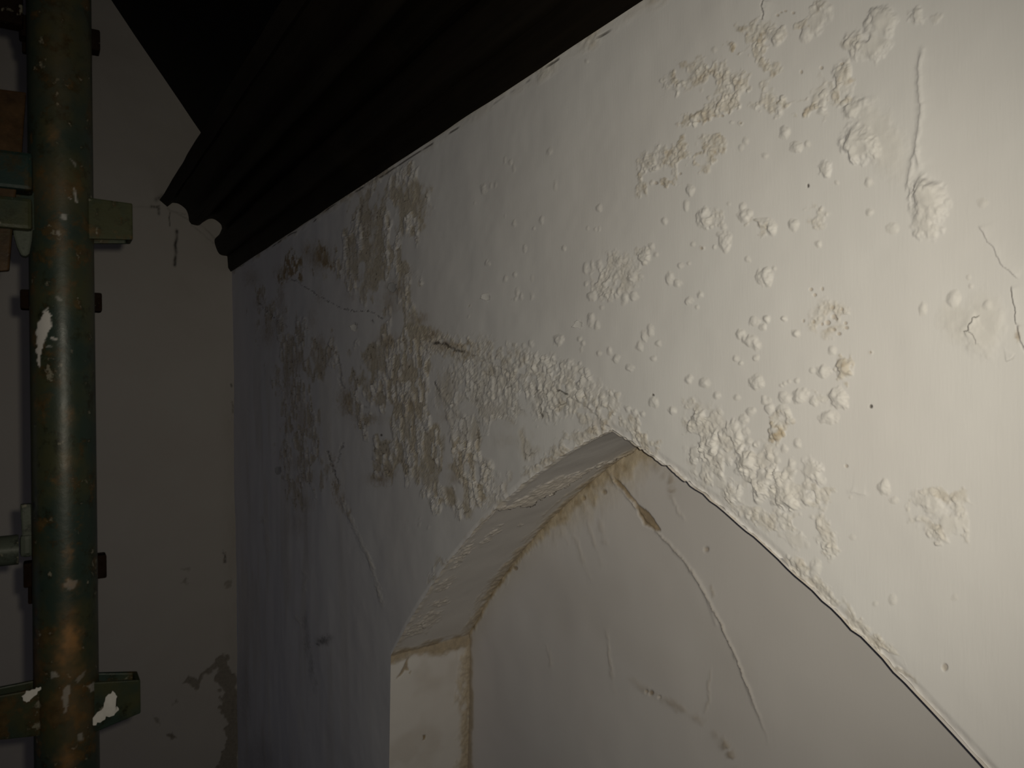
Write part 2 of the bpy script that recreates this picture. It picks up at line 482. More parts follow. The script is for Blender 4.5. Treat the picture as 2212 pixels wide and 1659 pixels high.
CLUSTER = [  # zones of many small blisters: u, v, ru, rv, rot, cell mm, ochre
    (1622,75,46,22,-25,9,.75),(1600,90,30,16,-20,8,.8),(1680,70,24,16,20,11,.2),(1490,160,52,24,-20,9,.5),(1540,150,36,20,10,9,.5),(1450,190,20,18,-20,10,.1),
    (1555,180,50,22,-10,9,.4),(1610,190,52,24,-25,9,.5),(1660,155,30,16,-10,9,.6),(1640,115,12,40,0,9,.4),(1580,220,46,16,-35,9,.4),(1530,240,46,14,-35,9,.6),
    (1650,215,34,12,-35,9,.3),(1500,255,36,12,-38,9,.7),(1475,315,12,24,10,8,.8),(1545,310,30,22,10,8,.6),(1525,345,26,20,-30,9,.5),(1450,335,18,20,20,9,.5),(1470,352,16,34,10,9,.5),
    (1400,365,26,30,0,9,.35),(1385,395,24,24,0,9,.5),(1420,345,20,26,10,10,.1),(1440,395,24,8,0,8,.5),(1720,235,46,14,15,9,.7),(1745,235,24,16,0,9,.6),(1675,230,18,18,30,9,.3),
    (1770,215,22,40,10,11,.2),(1825,180,20,42,0,10,.4),(1815,205,20,20,0,10,.4),(1730,50,16,14,-40,7,.4),(1765,20,22,10,-45,9,.2),
    (1325,595,52,42,0,9,.12),(1310,620,34,24,0,8,.15),(1388,552,18,18,0,8,.1),(1762,466,22,26,-20,9,.2),(1640,490,24,12,20,8,.3),
    (1500,900,26,32,-20,10,.15),(1525,930,44,50,10,12,.1),(1575,980,60,44,30,12,.1),(1640,1010,60,50,30,12,.1),(1700,1050,60,40,30,12,.08),(1530,1010,44,34,30,11,.08),
    (1770,1070,26,24,0,9,.25),(1600,1090,46,20,38,10,.15),(1650,1125,50,18,40,9,.2),(1780,1150,20,42,-20,10,.15),(1790,1175,16,30,-20,9,.2),(1700,1120,40,16,30,9,.1),
    (1720,1225,34,22,40,9,.3),(1770,1275,50,14,42,8,.3),(1820,1320,50,13,42,8,.3),(1870,1370,54,15,44,8,.35),(1920,1420,48,16,45,8,.3),(1950,1450,34,12,45,8,.2),
    (1365,925,34,22,35,9,.35),(1390,955,34,18,40,9,.5),(1305,900,18,30,0,8,.55),(1290,925,26,16,-20,8,.7),(1325,915,20,14,0,9,.5),(1235,950,60,14,-22,8,.4),(1200,985,44,12,-30,8,.5),(1160,1010,40,12,-30,8,.4),
    (1225,800,60,18,25,9,.05),(1270,840,34,22,20,9,.05),(1310,870,30,24,10,9,.1),(1180,790,60,16,22,9,.05),
    (985,752,60,22,10,8,.75),(1040,765,60,30,15,8,.35),(1100,785,60,36,20,8,.3),(1150,820,50,34,20,9,.15),(1210,850,54,40,22,9,.2),(1260,880,40,30,20,9,.25),(930,735,40,22,20,8,.7),
    (1050,840,50,30,0,10,.1),(1000,805,44,26,0,9,.15),(1110,840,40,36,0,11,.05),(1180,880,34,30,0,10,.05),
    (1787,690,40,34,0,8,.35),(1690,905,20,22,0,8,.3),(1676,935,17,22,0,8,.85),(1824,796,18,24,0,8,.55),(1765,860,20,14,0,9,.2),(1840,100,30,20,-30,12,.2),
    (2030,1068,36,12,10,8,.3),(2070,1085,20,24,-20,8,.25),(1975,1100,20,22,30,8,.25),(2010,1140,18,34,-40,8,.2),(2028,1152,22,16,20,8,.35),(2088,1140,10,26,-15,8,.2),
    (1540,470,24,16,0,9,.1),
]
FLAKE_POLYS = [  # zones where the paint has lifted into chips: polygon, strength, chip mm, bareness, brown
    ([(868,362),(905,370),(920,400),(919,500),(900,580),(890,650),(905,690),(850,700),(815,660),(770,640),(725,600),(700,592),(735,560),(725,510),(740,480),(775,440),(800,418),(840,385)], 1.0, 34, .80, .12),
    ([(590,572),(625,560),(660,530),(700,515),(720,560),(715,600),(700,575),(680,590),(650,585),(630,605),(605,610)], .8, 22, .8, .75),
    ([(770,715),(850,690),(905,690),(950,735),(935,790),(928,860),(922,905),(985,930),(1050,950),(1085,1000),(1060,1050),(1020,1095),(985,1112),(930,1085),(880,1010),(850,1030),(830,1042),(805,1005),(785,940),(735,890),(722,855),(760,830),(775,790),(760,750)], 1.0, 32, .85, .16),
    ([(555,690),(600,655),(640,690),(690,720),(735,760),(718,800),(690,850),(700,930),(690,1000),(705,1060),(680,1085),(640,1095),(612,1045),(600,1010),(615,900),(598,820),(588,760),(565,720)], .8, 30, .75, .22),
    ([(945,800),(1010,785),(1110,800),(1200,850),(1290,905),(1270,945),(1180,990),(1120,1045),(1075,1095),(1020,1100),(990,1030),(960,950),(945,880)], .55, 30, .30, .03),
    ([(535,600),(575,610),(600,680),(560,700),(540,660)], .5, 26, .55, .35),
    ([(700,1010),(722,1000),(742,1060),(760,1110),(735,1120),(715,1075)], .6, 22, .6, .3),
    ([(1185,985),(1240,950),(1300,930),(1312,940),(1200,1003),(1120,1060),(1070,1105),(1000,1180),(935,1270),(920,1262),(985,1170),(1060,1095),(1120,1040)], .6, 20, .55, .10),
]
BROWN = [  # loose brown blots: u, v, ru, rv, strength
    (688,555,26,30,.75),(664,545,14,22,.5),(612,590,20,16,.55),(620,604,7,5,.9),(606,640,8,40,.45),(612,680,7,40,.35),(858,625,26,20,.7),(842,655,18,24,.6),(880,590,12,18,.4),
    (905,690,20,14,.6),(930,725,24,16,.55),(965,748,28,12,.75),(835,740,24,20,.6),(745,865,14,28,.8),(750,890,18,10,.6),(790,905,36,10,.5),(860,820,18,16,.5),(880,800,16,22,.5),
    (885,880,24,30,.5),(815,1035,22,14,.7),(840,1020,16,18,.5),(985,1030,22,20,.4),(970,1065,14,12,.5),(910,1030,16,10,.4),(650,900,14,40,.4),(620,830,10,36,.5),(640,780,16,22,.5),(690,745,14,20,.5),
    (727,1050,7,20,.8),(720,1000,5,20,.6),(735,1080,10,16,.5),(650,1090,24,22,.35),(640,1130,24,30,.25),(580,720,16,26,.45),(600,700,14,12,.5),(560,655,10,10,.5),(545,600,18,20,.3),
    (1050,885,44,30,.16),(1090,950,30,18,.14),(1085,800,30,24,.15),(770,600,14,12,.5),(758,520,10,10,.6),(800,470,8,22,.5),(1232,1000,40,8,.4),(1295,920,26,20,.3),(2198,727,6,16,.6),
    (640,1000,26,20,.3),(660,1030,20,14,.4),(960,900,18,14,.25),(1100,905,16,26,.12),(690,640,6,20,.3),(760,640,12,8,.3),(675,690,10,30,.25),
]
MOULD_AND_DARK = [(700,1384,14,9,.75),(687,1391,5,4,.8),(712,1378,8,8,.4),(660,1345,6,22,.35),(664,1390,7,34,.4),(672,1440,6,40,.35),(680,1480,5,20,.25),(767,707,3,8,.9),(768,700,2,5,.9),  # mould and dark streaks; last two colour a flake hole's shade black
         (804,695,2,3,.8),(1002,562,1,1,.1),(560,1640,50,60,.25),(530,1500,14,120,.25),(498,860,6,6,.5),(790,880,5,3,.4)]
CRACKS = [  # polyline, half width px, darkness, broken-ness, step mm (side raised)
    ([(621,602),(640,606),(655,618),(672,628),(690,640),(712,652),(735,664),(750,668),(770,674),(792,670),(812,680),(832,692)], 1.1, .7, .5, 0),
    ([(554,650),(566,662),(580,676),(600,694),(622,705)], 1.2, .7, .5, 0),
    ([(934,741),(948,742),(960,743),(970,751),(985,756),(1004,760)], 2.6, .85, .25, 2.0),
    ([(1004,760),(1030,770),(1060,785),(1090,800),(1130,812)], 1.2, .35, .6, 1.0),
    ([(1202,844),(1210,842),(1216,848),(1230,855)], 1.8, .8, .1, 3.0),
    ([(1230,855),(1260,875),(1290,900),(1318,926)], 1.2, .3, .5, 1.0),
    ([(937,822),(942,836),(950,850)], 1.8, .7, .2, 2.0),
    ([(950,850),(966,872),(985,895)], 1.6, .05, 0, 3.0),
    ([(708,972),(716,1000),(724,1022),(732,1048)], 1.6, .55, .4, 2.0),
    ([(742,955),(734,975),(730,1000)], 1.5, .5, .4, 0),
    ([(728,770),(735,800),(732,825),(742,840)], 2.0, .35, .2, 0),
    ([(1990,104),(1986,125),(1981,150),(1983,185),(1985,222),(1988,226),(1984,262),(1979,300),(1977,325),(1983,350),(1985,362)], 5.0, .09, .2, 2.0),
    ([(1978,325),(1970,345),(1966,372),(1962,400)], 4.0, .08, .2, 1.8),
    ([(1650,0),(1648,14),(1651,30),(1648,44)], 2.4, .55, .4, 3.0),
    ([(2110,488),(2115,500),(2130,520),(2144,536),(2150,555),(2165,575),(2180,592),(2194,604)], 1.2, .18, 0, 2.2),
    ([(2180,615),(2184,645),(2188,668),(2192,690),(2193,702)], 1.6, .6, .2, 2.5),
    ([(2193,702),(2198,725),(2205,745),(2214,765)], 2.4, .3, .2, 2.5),
    ([(2117,681),(2099,685),(2097,696),(2090,704),(2090,712),(2079,716)], 1.3, .65, .1, 2.2),
    ([(2090,712),(2099,722),(2106,735),(2107,744)], 1.2, .35, .1, 1.5),
    ([(2168,779),(2184,777),(2190,768)], 1.2, .2, 0, 1.5),
    ([(1835,1063),(1850,1066),(1868,1068)], 1.2, .08, 0, .8),
    ([(780,440),(778,480),(774,510)], 1.4, .35, .2, 1.5),
]
RIDGES = [  # raised soft lines: polyline, half width px, mm
    ([(738,1075),(752,1110),(770,1150),(790,1190),(803,1225),(815,1270),(828,1320)], 4, 3.0),
    ([(655,1230),(662,1250),(658,1280)], 4, 2.0), ([(640,1330),(650,1350)], 4, 2.0), ([(565,1110),(575,1150),(580,1200)], 5, 2.5),
    ([(965,880),(975,930),(985,990)], 4, 3.0), ([(700,750),(732,790),(740,830)], 3, 1.5),
]


def ell(u, v, e):
    """normalised elliptical distance for (cu,cv,ru,rv,rot)"""
    a = math.radians(e[4]) if len(e) > 4 else 0.0
    du, dv = u - e[0], v - e[1]
    return np.hypot((du * math.cos(a) + dv * math.sin(a)) / e[2], (-du * math.sin(a) + dv * math.cos(a)) / e[3])


def wall_relief(P):
    """height towards the room (m) and wear masks for points of the long wall"""
    u, v = proj(P)
    y, z = P[:, 1], P[:, 2]
    n = len(y)
    dep = P @ CF
    mm = dep / FPX                                   # metres in one photo pixel (vertical)
    h = np.zeros(n); R = np.zeros(n); G = np.zeros(n); B = np.zeros(n)
    w1 = fbm(y * 90, z * 90, 3, 3) - .5; w2 = fbm(y * 90 + 50, z * 90, 4, 3) - .5
    uw = u + w1 * 9; vw = v + w2 * 9
    # uneven old plaster
    h += (fbm(y * 2.2, z * 2.2, 21, 3) - .5) * .014 + (fbm(y * 9, z * 9, 22, 3) - .5) * .003
    vis = (u > 470) & (u < 2260) & (v > -60) & (v < 1720)
    # big swellings
    for b in BIG:
        k = in_box(u, v, [(b[0], b[1])], max(b[2], b[3]) * 1.5)
        if not len(k): continue
        d = ell(u[k] + w1[k] * 26, v[k] + w2[k] * 26, b)
        m = sstep(1.0, .35, d)
        r = min(b[2], b[3]) * mm[k]
        cr = fbm(y[k] * 27, z[k] * 27, 41, 3, .45); cr2 = 1 - np.abs(fbm(y[k] * 36, z[k] * 36, 43, 2) - .5) * 2.6
        h[k] += m * r * b[5] * (.10 + .42 * (cr - .35) + .10 * cr2)
        R[k] = np.maximum(R[k], m * .18)
    # flaking zones
    for pts, st, size, bare, brown in FLAKE_POLYS:
        k = in_box(u, v, pts, 30)
        if not len(k): continue
        sd = poly_sd(uw[k] + (fbm(y[k] * 14, z[k] * 14, 61, 3) - .5) * 60, vw[k] + (fbm(y[k] * 14, z[k] * 14 + 9, 62, 3) - .5) * 70, pts)
        m = sstep(-4, 9, sd)
        hole = fbm(y[k] * 9 + 3, z[k] * 9, 63, 3)
        m = m * sstep(.36, .45, hole)
        s = size / 1000.0
        yy = (y[k] + w1[k] * .006) * 1.2; zz_ = (z[k] + w2[k] * .006) / 1.25
        b1, b2, dx, dy, r = cells(yy, zz_, s, int(size) + 70)
        c1, c2, ex, ey, q = cells(yy, zz_, s * .45, int(size) + 170)
        edge = sstep(.0, .07, b2 - b1)
        gone = sstep(.50, .56, r[0] * .7 + .3 * fbm(y[k] * 20, z[k] * 20, 65, 2))
        # lifted chips curl up along one edge; the grazing light catches those that face it
        chip = (1 - gone) * (.45 + .8 * r[1] + (r[2] - .42) * 2.6 * dx + (r[3] - .5) * 1.6 * dy + .7 * (b1 * b1)) * edge
        e2 = sstep(0, .07, c2 - c1)
        f1, f2, gx, gy, q3 = cells(yy, zz_, s * .2, int(size) + 270)
        fleck = (.5 * q3[1] + (q3[2] - .45) * 2.2 * gx + (q3[3] - .5) * 1.6 * gy) * (q3[0] > .45)
        small = (.6 * q[1] + (q[2] - .45) * 2.0 * ex + (q[3] - .5) * 1.6 * ey) * e2
        rough = fbm(y[k] * 160, z[k] * 160, 66, 3)
        patch = sstep(.38, .62, fbm(y[k] * 12 + 5, z[k] * 12, 67, 2))
        hh = .0036 * chip * st + .0025 * small * st * (.35 + .65 * patch) + .0016 * fleck * st + .0012 * rough * st * (.4 + gone)
        bald = sstep(.55, .66, fbm(y[k] * 8 + 31, z[k] * 8, 72, 3)) * (.55 + .45 * bare)
        hh = hh * (1 - .7 * bald)
        h[k] += m * (hh - .0015)
        lite = np.clip((1 - gone) * (.20 + .5 * (q3[1] > .72)) + .3 * (q[0] - .5), 0, 1)
        R[k] = np.maximum(R[k], m * np.clip(bare * (lite + gone * 1.05) + .45 * bald, 0, 1))
        G[k] = np.maximum(G[k], m * bald * (.10 + .22 * bare) * (.6 + .8 * fbm(y[k] * 30, z[k] * 30, 73, 3)))
        G[k] = np.maximum(G[k], m * np.clip(brown * (gone * 1.5 + .10 + (fbm(y[k] * 16, z[k] * 16, 68, 3) - .5) * 2.0) * .75 + .10 * gone * bare + .30 * bare * sstep(.12, .02, b2 - b1) * (q[3] > .4), 0, 1))
        B[k] = np.maximum(B[k], m * .6 * (r[0] > .45) * sstep(.09, 0, b2 - b1) * (fbm(y[k] * 25, z[k] * 25, 69, 2) > .55))
    # blister clusters
    for c in CLUSTER:
        k = in_box(u, v, [(c[0], c[1])], max(c[2], c[3]) * 1.9)
        if not len(k): continue
        d = ell(u[k] + w1[k] * 30, v[k] + w2[k] * 30, (c[0], c[1], c[2] * 1.12, c[3] * 1.3, c[4]))
        m = sstep(1.08, .62, d) * sstep(.30, .44, fbm(y[k] * 42 + 8, z[k] * 42, 79, 2))
        seam = c[0] < 1330 and c[1] > 740 and c[6] < .32
        s = (c[5] * 2.1 if seam else c[5]) / 1000.0; och0 = c[6]
        yy = y[k] + w1[k] * .007; zz_ = z[k] + w2[k] * .007
        b1, b2, dx, dy, r = cells(yy, zz_, s, 301 + int(c[5]), .9)
        rad = .36 + .28 * r[0]
        on = (r[1] < np.where(och0 > .3, .85, .50 if seam else .62))
        dome = np.clip(1 - (b1 / rad) ** 2, 0, 1) ** .8 * on * (.45 + .75 * r[2])
        e1, e2, _, _, q = cells(yy, zz_, s * 2.1, 407, .9)
        dome2 = np.clip(1 - (e1 / (.42 + .2 * q[0])) ** 2, 0, 1) * (q[1] < .6)
        jag = ((r[2] - .5) * dx + (r[3] - .5) * dy) * 1.1 * sstep(0, .1, b2 - b1)
        h[k] += m * s * ((.10 if seam else .13) * dome + (.0 if seam else .13) * dome2 + (.22 if seam else .16) * jag + .06 * fbm(y[k] * 120, z[k] * 120, 77, 2))
        och = c[6]
        pat = fbm(y[k] * 55, z[k] * 55, 78, 3)
        R[k] = np.maximum(R[k], m * (.18 + .5 * och) * (.5 + pat))
        G[k] = np.maximum(G[k], m * np.clip(och * (1.5 * (pat - .38) + .55 * (r[3] > .7) * np.clip(1 - b1 / rad, 0, 1)), 0, .8))
    # single blisters
    for (bu, bv, ru, rv, li) in BUBBLES:
        k = in_box(u, v, [(bu, bv)], max(ru, rv) * 1.7)
        if not len(k): continue
        d = np.hypot((u[k] + w1[k] * ru * .9 - bu) / (ru * 1.18), (v[k] + w2[k] * rv * .9 - bv) / (rv * 1.18))
        r = min(ru, rv) * mm[k]
        h[k] = h[k] + np.clip(1 - d ** 2, 0, 1) ** 1.35 * r * .40 * li * (1 + .5 * (fbm(y[k] * 130, z[k] * 130, 81, 2) - .5))
        R[k] = np.maximum(R[k], .12 * (d < 1))
    for (bu, bv, ru, rv) in PITS:
        k = in_box(u, v, [(bu, bv)], max(ru, rv) * 1.8)
        if not len(k): continue
        d = np.hypot((u[k] - bu) / ru, (v[k] - bv) / rv)
        m = sstep(1.15, .55, d)
        h[k] -= m * min(ru, rv) * mm[k] * .55
        if (bu, bv) in BLACK: B[k] = np.maximum(B[k], m * .85)
        else: G[k] = np.maximum(G[k], m * .45); B[k] = np.maximum(B[k], m * .10)
    for pts, wd, dk, br, stp in CRACKS:
        k = in_box(u, v, pts, 24 if not stp else 90)
        if not len(k): continue
        d, t, side = seg_dist(u[k] + w1[k] * 8, v[k] + w2[k] * 8, pts)
        L = len(pts) * 9
        gate = np.clip(1 - br * 1.6 * sstep(.42, .6, vnoise(t * L, t * 0, 91)), 0, 1) * sstep(0, .06, t) * sstep(1, .94, t)
        m = sstep(wd * 1.5, wd * .5, d) * gate
        h[k] -= m * mm[k] * wd * (1.0 if dk > .1 else 0)
        if stp: h[k] += stp * .0008 * np.exp(-d / 14.0) * sstep(-2.5, 2.5, -d * side) * sstep(0, .1, t) * sstep(1, .9, t) + (stp * .0006 * np.exp(-(d / 6) ** 2) if dk < .1 else 0)
        B[k] = np.maximum(B[k], m * dk)
    for pts, wd, lift in RIDGES:
        k = in_box(u, v, pts, 30)
        if not len(k): continue
        d, t, side = seg_dist(u[k] + w1[k] * 10, v[k] + w2[k] * 10, pts)
        g = sstep(0, .12, t) * sstep(1, .88, t) * (.5 + vnoise(t * 14, t * 0, 95))
        h[k] += lift * .001 * np.exp(-(d / wd) ** 2) * g
        R[k] = np.maximum(R[k], .45 * np.exp(-(d / wd) ** 2) * g)
    for (bu, bv, ru, rv, s) in BROWN:
        k = in_box(u, v, [(bu, bv)], max(ru, rv) * 2)
        if not len(k): continue
        d = np.hypot((u[k] + w1[k] * 20 - bu) / ru, (v[k] + w2[k] * 24 - bv) / rv)
        m = np.exp(-d * d * 1.3) * (.55 + .9 * fbm(y[k] * 40, z[k] * 40, 98, 3))
        G[k] = np.maximum(G[k], np.clip(m * s, 0, .95))
    for (bu, bv, ru, rv, s) in MOULD_AND_DARK:
        k = in_box(u, v, [(bu, bv)], max(ru, rv) * 2)
        if not len(k): continue
        d = np.hypot((u[k] + w1[k] * 10 - bu) / ru, (v[k] + w2[k] * 12 - bv) / rv)
        B[k] = np.maximum(B[k], np.exp(-d * d * 1.4) * s * (.6 + .7 * fbm(y[k] * 60, z[k] * 60, 99, 3)))
    # ragged plaster fillet under the cornice
    dz = TOPZ - z
    nz = fbm(y * 14, z * 40, 111, 3)
    m = sstep(.034, .004, dz - .03 * (nz - .5)) * (.25 + .75 * sstep(.45, .6, fbm(y * 5, y * 0, 112, 3)))
    h += m * (.001 + .0035 * fbm(y * 60, z * 90, 113, 3))
    R = np.maximum(R, m * .55); G = np.maximum(G, m * sstep(.5, .7, fbm(y * 12, z * 30, 114, 3)) * .5)
    gd = np.abs(dz - .004 - .012 * vnoise(y * 5, y * 0, 115))
    gap = sstep(.004, .0015, gd) * sstep(.60, .72, fbm(y * 9, y * 0, 116, 3) + .06)
    h -= gap * .002; B = np.maximum(B, gap * .75)
    # lower left soft vertical weathering ridges
    lv = sstep(900, 600, u) * sstep(600, 1000, v)
    h += lv * (fbm(y * 7, z * 1.3, 121, 3) - .5) * .006
    R = np.maximum(R, lv * .35 * sstep(.5, .7, fbm(y * 10, z * 1.6, 122, 3)))
    # crumbling arris of the arch
    az = z - arch_z(y)
    inarch = np.abs(y - APY) < SPAN
    ar = np.where(inarch, sstep(.02, .0, az), 0)
    h -= ar * .004 * (0.4 + fbm(y * 60, z * 60, 131, 3))
    return h, np.stack([np.clip(R, 0, 1), np.clip(G, 0, 1), np.clip(B, 0, 1)], 1)


# ------------------------------------------------------------------ setting: the long wall with its blind arch
def y_of_u(u):
    a = TH + np.arctan((u - CX) / FPX)
    return WX / np.tan(a)


YS = APY + SPAN                              # springing of the far jamb
uu_all = np.arange(496, 2262, 1.9)
ys = y_of_u(uu_all)
colA = np.sort(np.concatenate([[EY + 0.02], ys[(ys > YS + .004) & (ys < EY + .015)], [YS]]))[::-1]
colB = np.sort(np.concatenate([[YS], ys[(ys < YS - .004) & (np.abs(ys - APY) > .0008)], [APY], np.linspace(float(ys.min()) - .012, APY - SPAN, 24)]))[::-1]
TOPR = TOPZ + 0.035
NB = 880
NL = 470
t = np.linspace(0, 1, NB)
low = 1 - (np.linspace(1, 0, NL, endpoint=False) ** 1.15)      # below the springing


def jamb_y(z):
    return 0.03 * np.clip((SPR_Z - z) / .41, 0, 1.2)


def grid_pts(cols, zlo, lower):
    zr = zlo[None, :] + (TOPR - zlo)[None, :] * t[:, None]
    yr = np.repeat(cols[None, :], NB, 0)
    if lower:
        zl = np.repeat((FLOOR + (SPR_Z - FLOOR) * (np.arange(NL) / NL) ** .55)[:, None], len(cols), 1)
        zr = np.concatenate([zl, zr], 0)
        w = np.clip((EY - cols) / (EY - YS), 0, 1)
        yr = cols[None, :] + jamb_y(zr) * w[None, :]
    P = np.stack([np.full(zr.shape, WX), yr, zr], -1)
    return P


PA = grid_pts(colA, np.full(len(colA), SPR_Z), True)
zB = arch_z(colB)
# ragged arris: nibble the edge by a few millimetres
nib = (fbm(colB * 55, colB * 0, 141, 3) - .5) * .008 + (vnoise(colB * 160, colB * 0, 142) - .5) * .003
nib *= sstep(YS, YS - .05, colB) * sstep(.58, .66, colB)
zB = zB + nib
PB = grid_pts(colB, zB, False)
nA, nB_ = PA.shape[0] * PA.shape[1], PB.shape[0] * PB.shape[1]
P = np.concatenate([PA.reshape(-1, 3), PB.reshape(-1, 3)])
hgt, wear = wall_relief(P)
V = P.copy(); V[:, 0] -= hgt
FA = grid_faces(PA.shape[0], PA.shape[1])
FB = grid_faces(PB.shape[0], PB.shape[1], nA)
# weld the two grids along the springing column
ia = (np.arange(NB) + NL) * PA.shape[1] + PA.shape[1] - 1
ib = nA + np.arange(NB) * PB.shape[1]
remap = np.arange(len(V)); remap[ib] = ia
FB = remap[FB]
# the rest of the wall nearer than the frame, and the strip behind the cornice
y0 = APY - SPAN
ex = []
exv = []


def addquad(pts):
    b = len(V) + len(exv)
    exv.extend(pts); ex.append([b, b + 1, b + 2, b + 3])


for (a, b_, c, d) in ((y0, -2.6, FLOOR, TOPR), (EY + .02, -2.6, TOPR, 1.34)):
    addquad([(WX, a, c), (WX, b_, c), (WX, b_, d), (WX, a, d)])
VW = np.concatenate([V, np.array(exv)])
AW = np.concatenate([wear, np.zeros((len(exv), 3))])
wall_right = make_mesh('wall_right', VW, np.concatenate([FA, FB, np.array(ex)]), M_WALL, None, True, AW)
tag(wall_right, 'long white plaster wall with blistered flaking paint and a pointed blind arch', None, None, 'structure')

def splay(y):
    return .02 + .022 * sstep(YS, YS - .2, y)


# reveal (jamb + soffit)
NW = 110
jz = np.concatenate([np.linspace(FLOOR, -1.5, 12, endpoint=False), np.linspace(-1.5, SPR_Z, 190, endpoint=False)])
sy = np.concatenate([np.linspace(YS, 1.0, 520, endpoint=False), np.linspace(1.0, y0, 60)])
path = [(YS + float(jamb_y(z)), z) for z in jz] + [(yy, float(arch_z(yy))) for yy in sy] + [(y0, z) for z in np.linspace(SPR_Z, FLOOR, 30)[1:]]
path = np.array(path)
tan = np.gradient(path, axis=0)
nrm = np.stack([-tan[:, 1], tan[:, 0]], 1); nrm /= np.linalg.norm(nrm, axis=1)[:, None] + 1e-9
cen = np.array([APY, -1.2])
flip = np.sum(nrm * (cen - path), 1) < 0
nrm[flip] *= -1                                    # pointing into the opening
wv = np.linspace(0, 1, NW)
PR = np.zeros((len(path), NW, 3))
PR[..., 0] = WX + wv[None, :] * (REC + .004)
PR[..., 1] = path[:, 0][:, None]; PR[..., 2] = path[:, 1][:, None]
na, nj = len(sy), len(jz)
PR[nj:nj + na, :, 2] += splay(sy)[:, None] * wv[None, :]
PR[nj - 4:nj, :, 2] += .02 * wv[None, :] * np.array([.2, .4, .6, .8])[:, None]
Pf = PR.reshape(-1, 3)
u, v = proj(Pf)
arc = np.concatenate([[0], np.cumsum(np.linalg.norm(np.diff(path, axis=0), axis=1))])
aa = np.repeat(arc[:, None], NW, 1).ravel(); ww = np.repeat(wv[None, :], len(path), 0).ravel() * REC
isj = (np.repeat((np.arange(len(path)) < len(jz))[:, None], NW, 1)).ravel()
w1 = fbm(aa * 60, ww * 60, 203, 3) - .5; w2 = fbm(aa * 60 + 30, ww * 60, 204, 3) - .5
uw, vw = u + w1 * 12, v + w2 * 12
h = (fbm(aa * 6, ww * 6, 201, 3) - .5) * .006
R = np.zeros(len(h)); G = np.zeros(len(h)); B = np.zeros(len(h))
# broken plaster skin along the soffit
CRK = [(1068, 1103), (1110, 1092), (1145, 1083), (1172, 1066), (1205, 1050), (1245, 1030), (1285, 1008), (1330, 988), (1380, 968)]
d, tt, side = seg_dist(uw, vw, CRK)
act = sstep(0, .03, tt) * sstep(1.0, .97, tt)
lay = (3 + 17 * sstep(.0, .3, tt) * sstep(.75, .45, tt))
h += .0005 * lay * (side < 0) * np.clip(1 - d / lay, 0, 1) * act + .003 * (side < 0) * act * np.exp(-d / 60)
edge = sstep(1.1, .7, d / lay + w1 * .6) * (side < 0) * act
R = np.maximum(R, edge * .35); h += edge * .003 * fbm(aa * 90, ww * 90, 205, 3)
B = np.maximum(B, sstep(2.0, .8, np.abs(d)) * sstep(.52, .62, vnoise(tt * 26, tt * 0, 206)) * (tt > .2) * (tt < .62) * .75)
G = np.maximum(G, sstep(7, 1, d) * (side > 0) * sstep(.3, .6, tt) * .4 * (.5 + w2))
# stained band along the inner corner
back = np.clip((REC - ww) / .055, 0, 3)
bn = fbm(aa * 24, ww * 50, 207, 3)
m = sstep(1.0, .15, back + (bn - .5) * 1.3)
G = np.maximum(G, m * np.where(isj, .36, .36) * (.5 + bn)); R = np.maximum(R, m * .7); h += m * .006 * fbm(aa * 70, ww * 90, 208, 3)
# stained springing line
sp = np.abs(Pf[:, 2] - SPR_Z) + np.where(np.abs(Pf[:, 1] - YS) < .06, 0, 9)
m = sstep(.036, .004, sp + (fbm(aa * 40, ww * 25, 209, 3) - .5) * .05)
G = np.maximum(G, m * .6); R = np.maximum(R, m * .6); h += m * .004 * fbm(aa * 90, ww * 60, 210, 3)
jm = isj & (Pf[:, 2] > -1.6)
lowst = jm * sstep(.4, .7, fbm(aa * 9, ww * 9, 211, 3) + .35 * (ww / REC - .5)) * .16
G = np.maximum(G, lowst)
for pts, s in (([(883, 1418), (876, 1432), (868, 1446), (857, 1466), (866, 1458), (874, 1449), (883, 1447), (880, 1438)], .75), ([(912, 1590), (920, 1588), (918, 1596), (913, 1600)], .9), ([(884, 1452), (888, 1449), (886, 1456)], .6)):
    sd = poly_sd(u + w1 * 5, v + w2 * 5, pts)
    G = np.maximum(G, sstep(-2, 1.5, sd) * s * isj); h -= sstep(-2, 2, sd) * .003 * isj
# flaky patches on the soffit
for (bu, bv, ru, rv, rot) in ((962, 1262, 28, 10, -25), (950, 1303, 24, 9, -15), (1000, 1200, 46, 8, -50), (1060, 1160, 40, 7, -45), (930, 1335, 30, 16, -30), (900, 1360, 34, 14, -20), (1125, 1138, 9, 6, 0)):
    dd = ell(u + w1 * 18, v + w2 * 18, (bu, bv, ru, rv, rot))
    m = sstep(1.1, .6, dd) * ~isj
    b1, b2, dx, dy, r = cells(aa, ww, .016, 221)
    h += m * (.0035 * r[1] + .003 * (r[2] - .5) * dx) * sstep(0, .15, b2 - b1)
    R = np.maximum(R, m * .25)
arrisf = sstep(.03, .0, ww) * ~isj
R = np.maximum(R, arrisf * .4 * sstep(.35, .6, fbm(aa * 45, ww * 45, 223, 3)))
h += arrisf * .003 * fbm(aa * 80, ww * 80, 224, 3)
h *= sstep(0, .012, ww) * .999 + .001
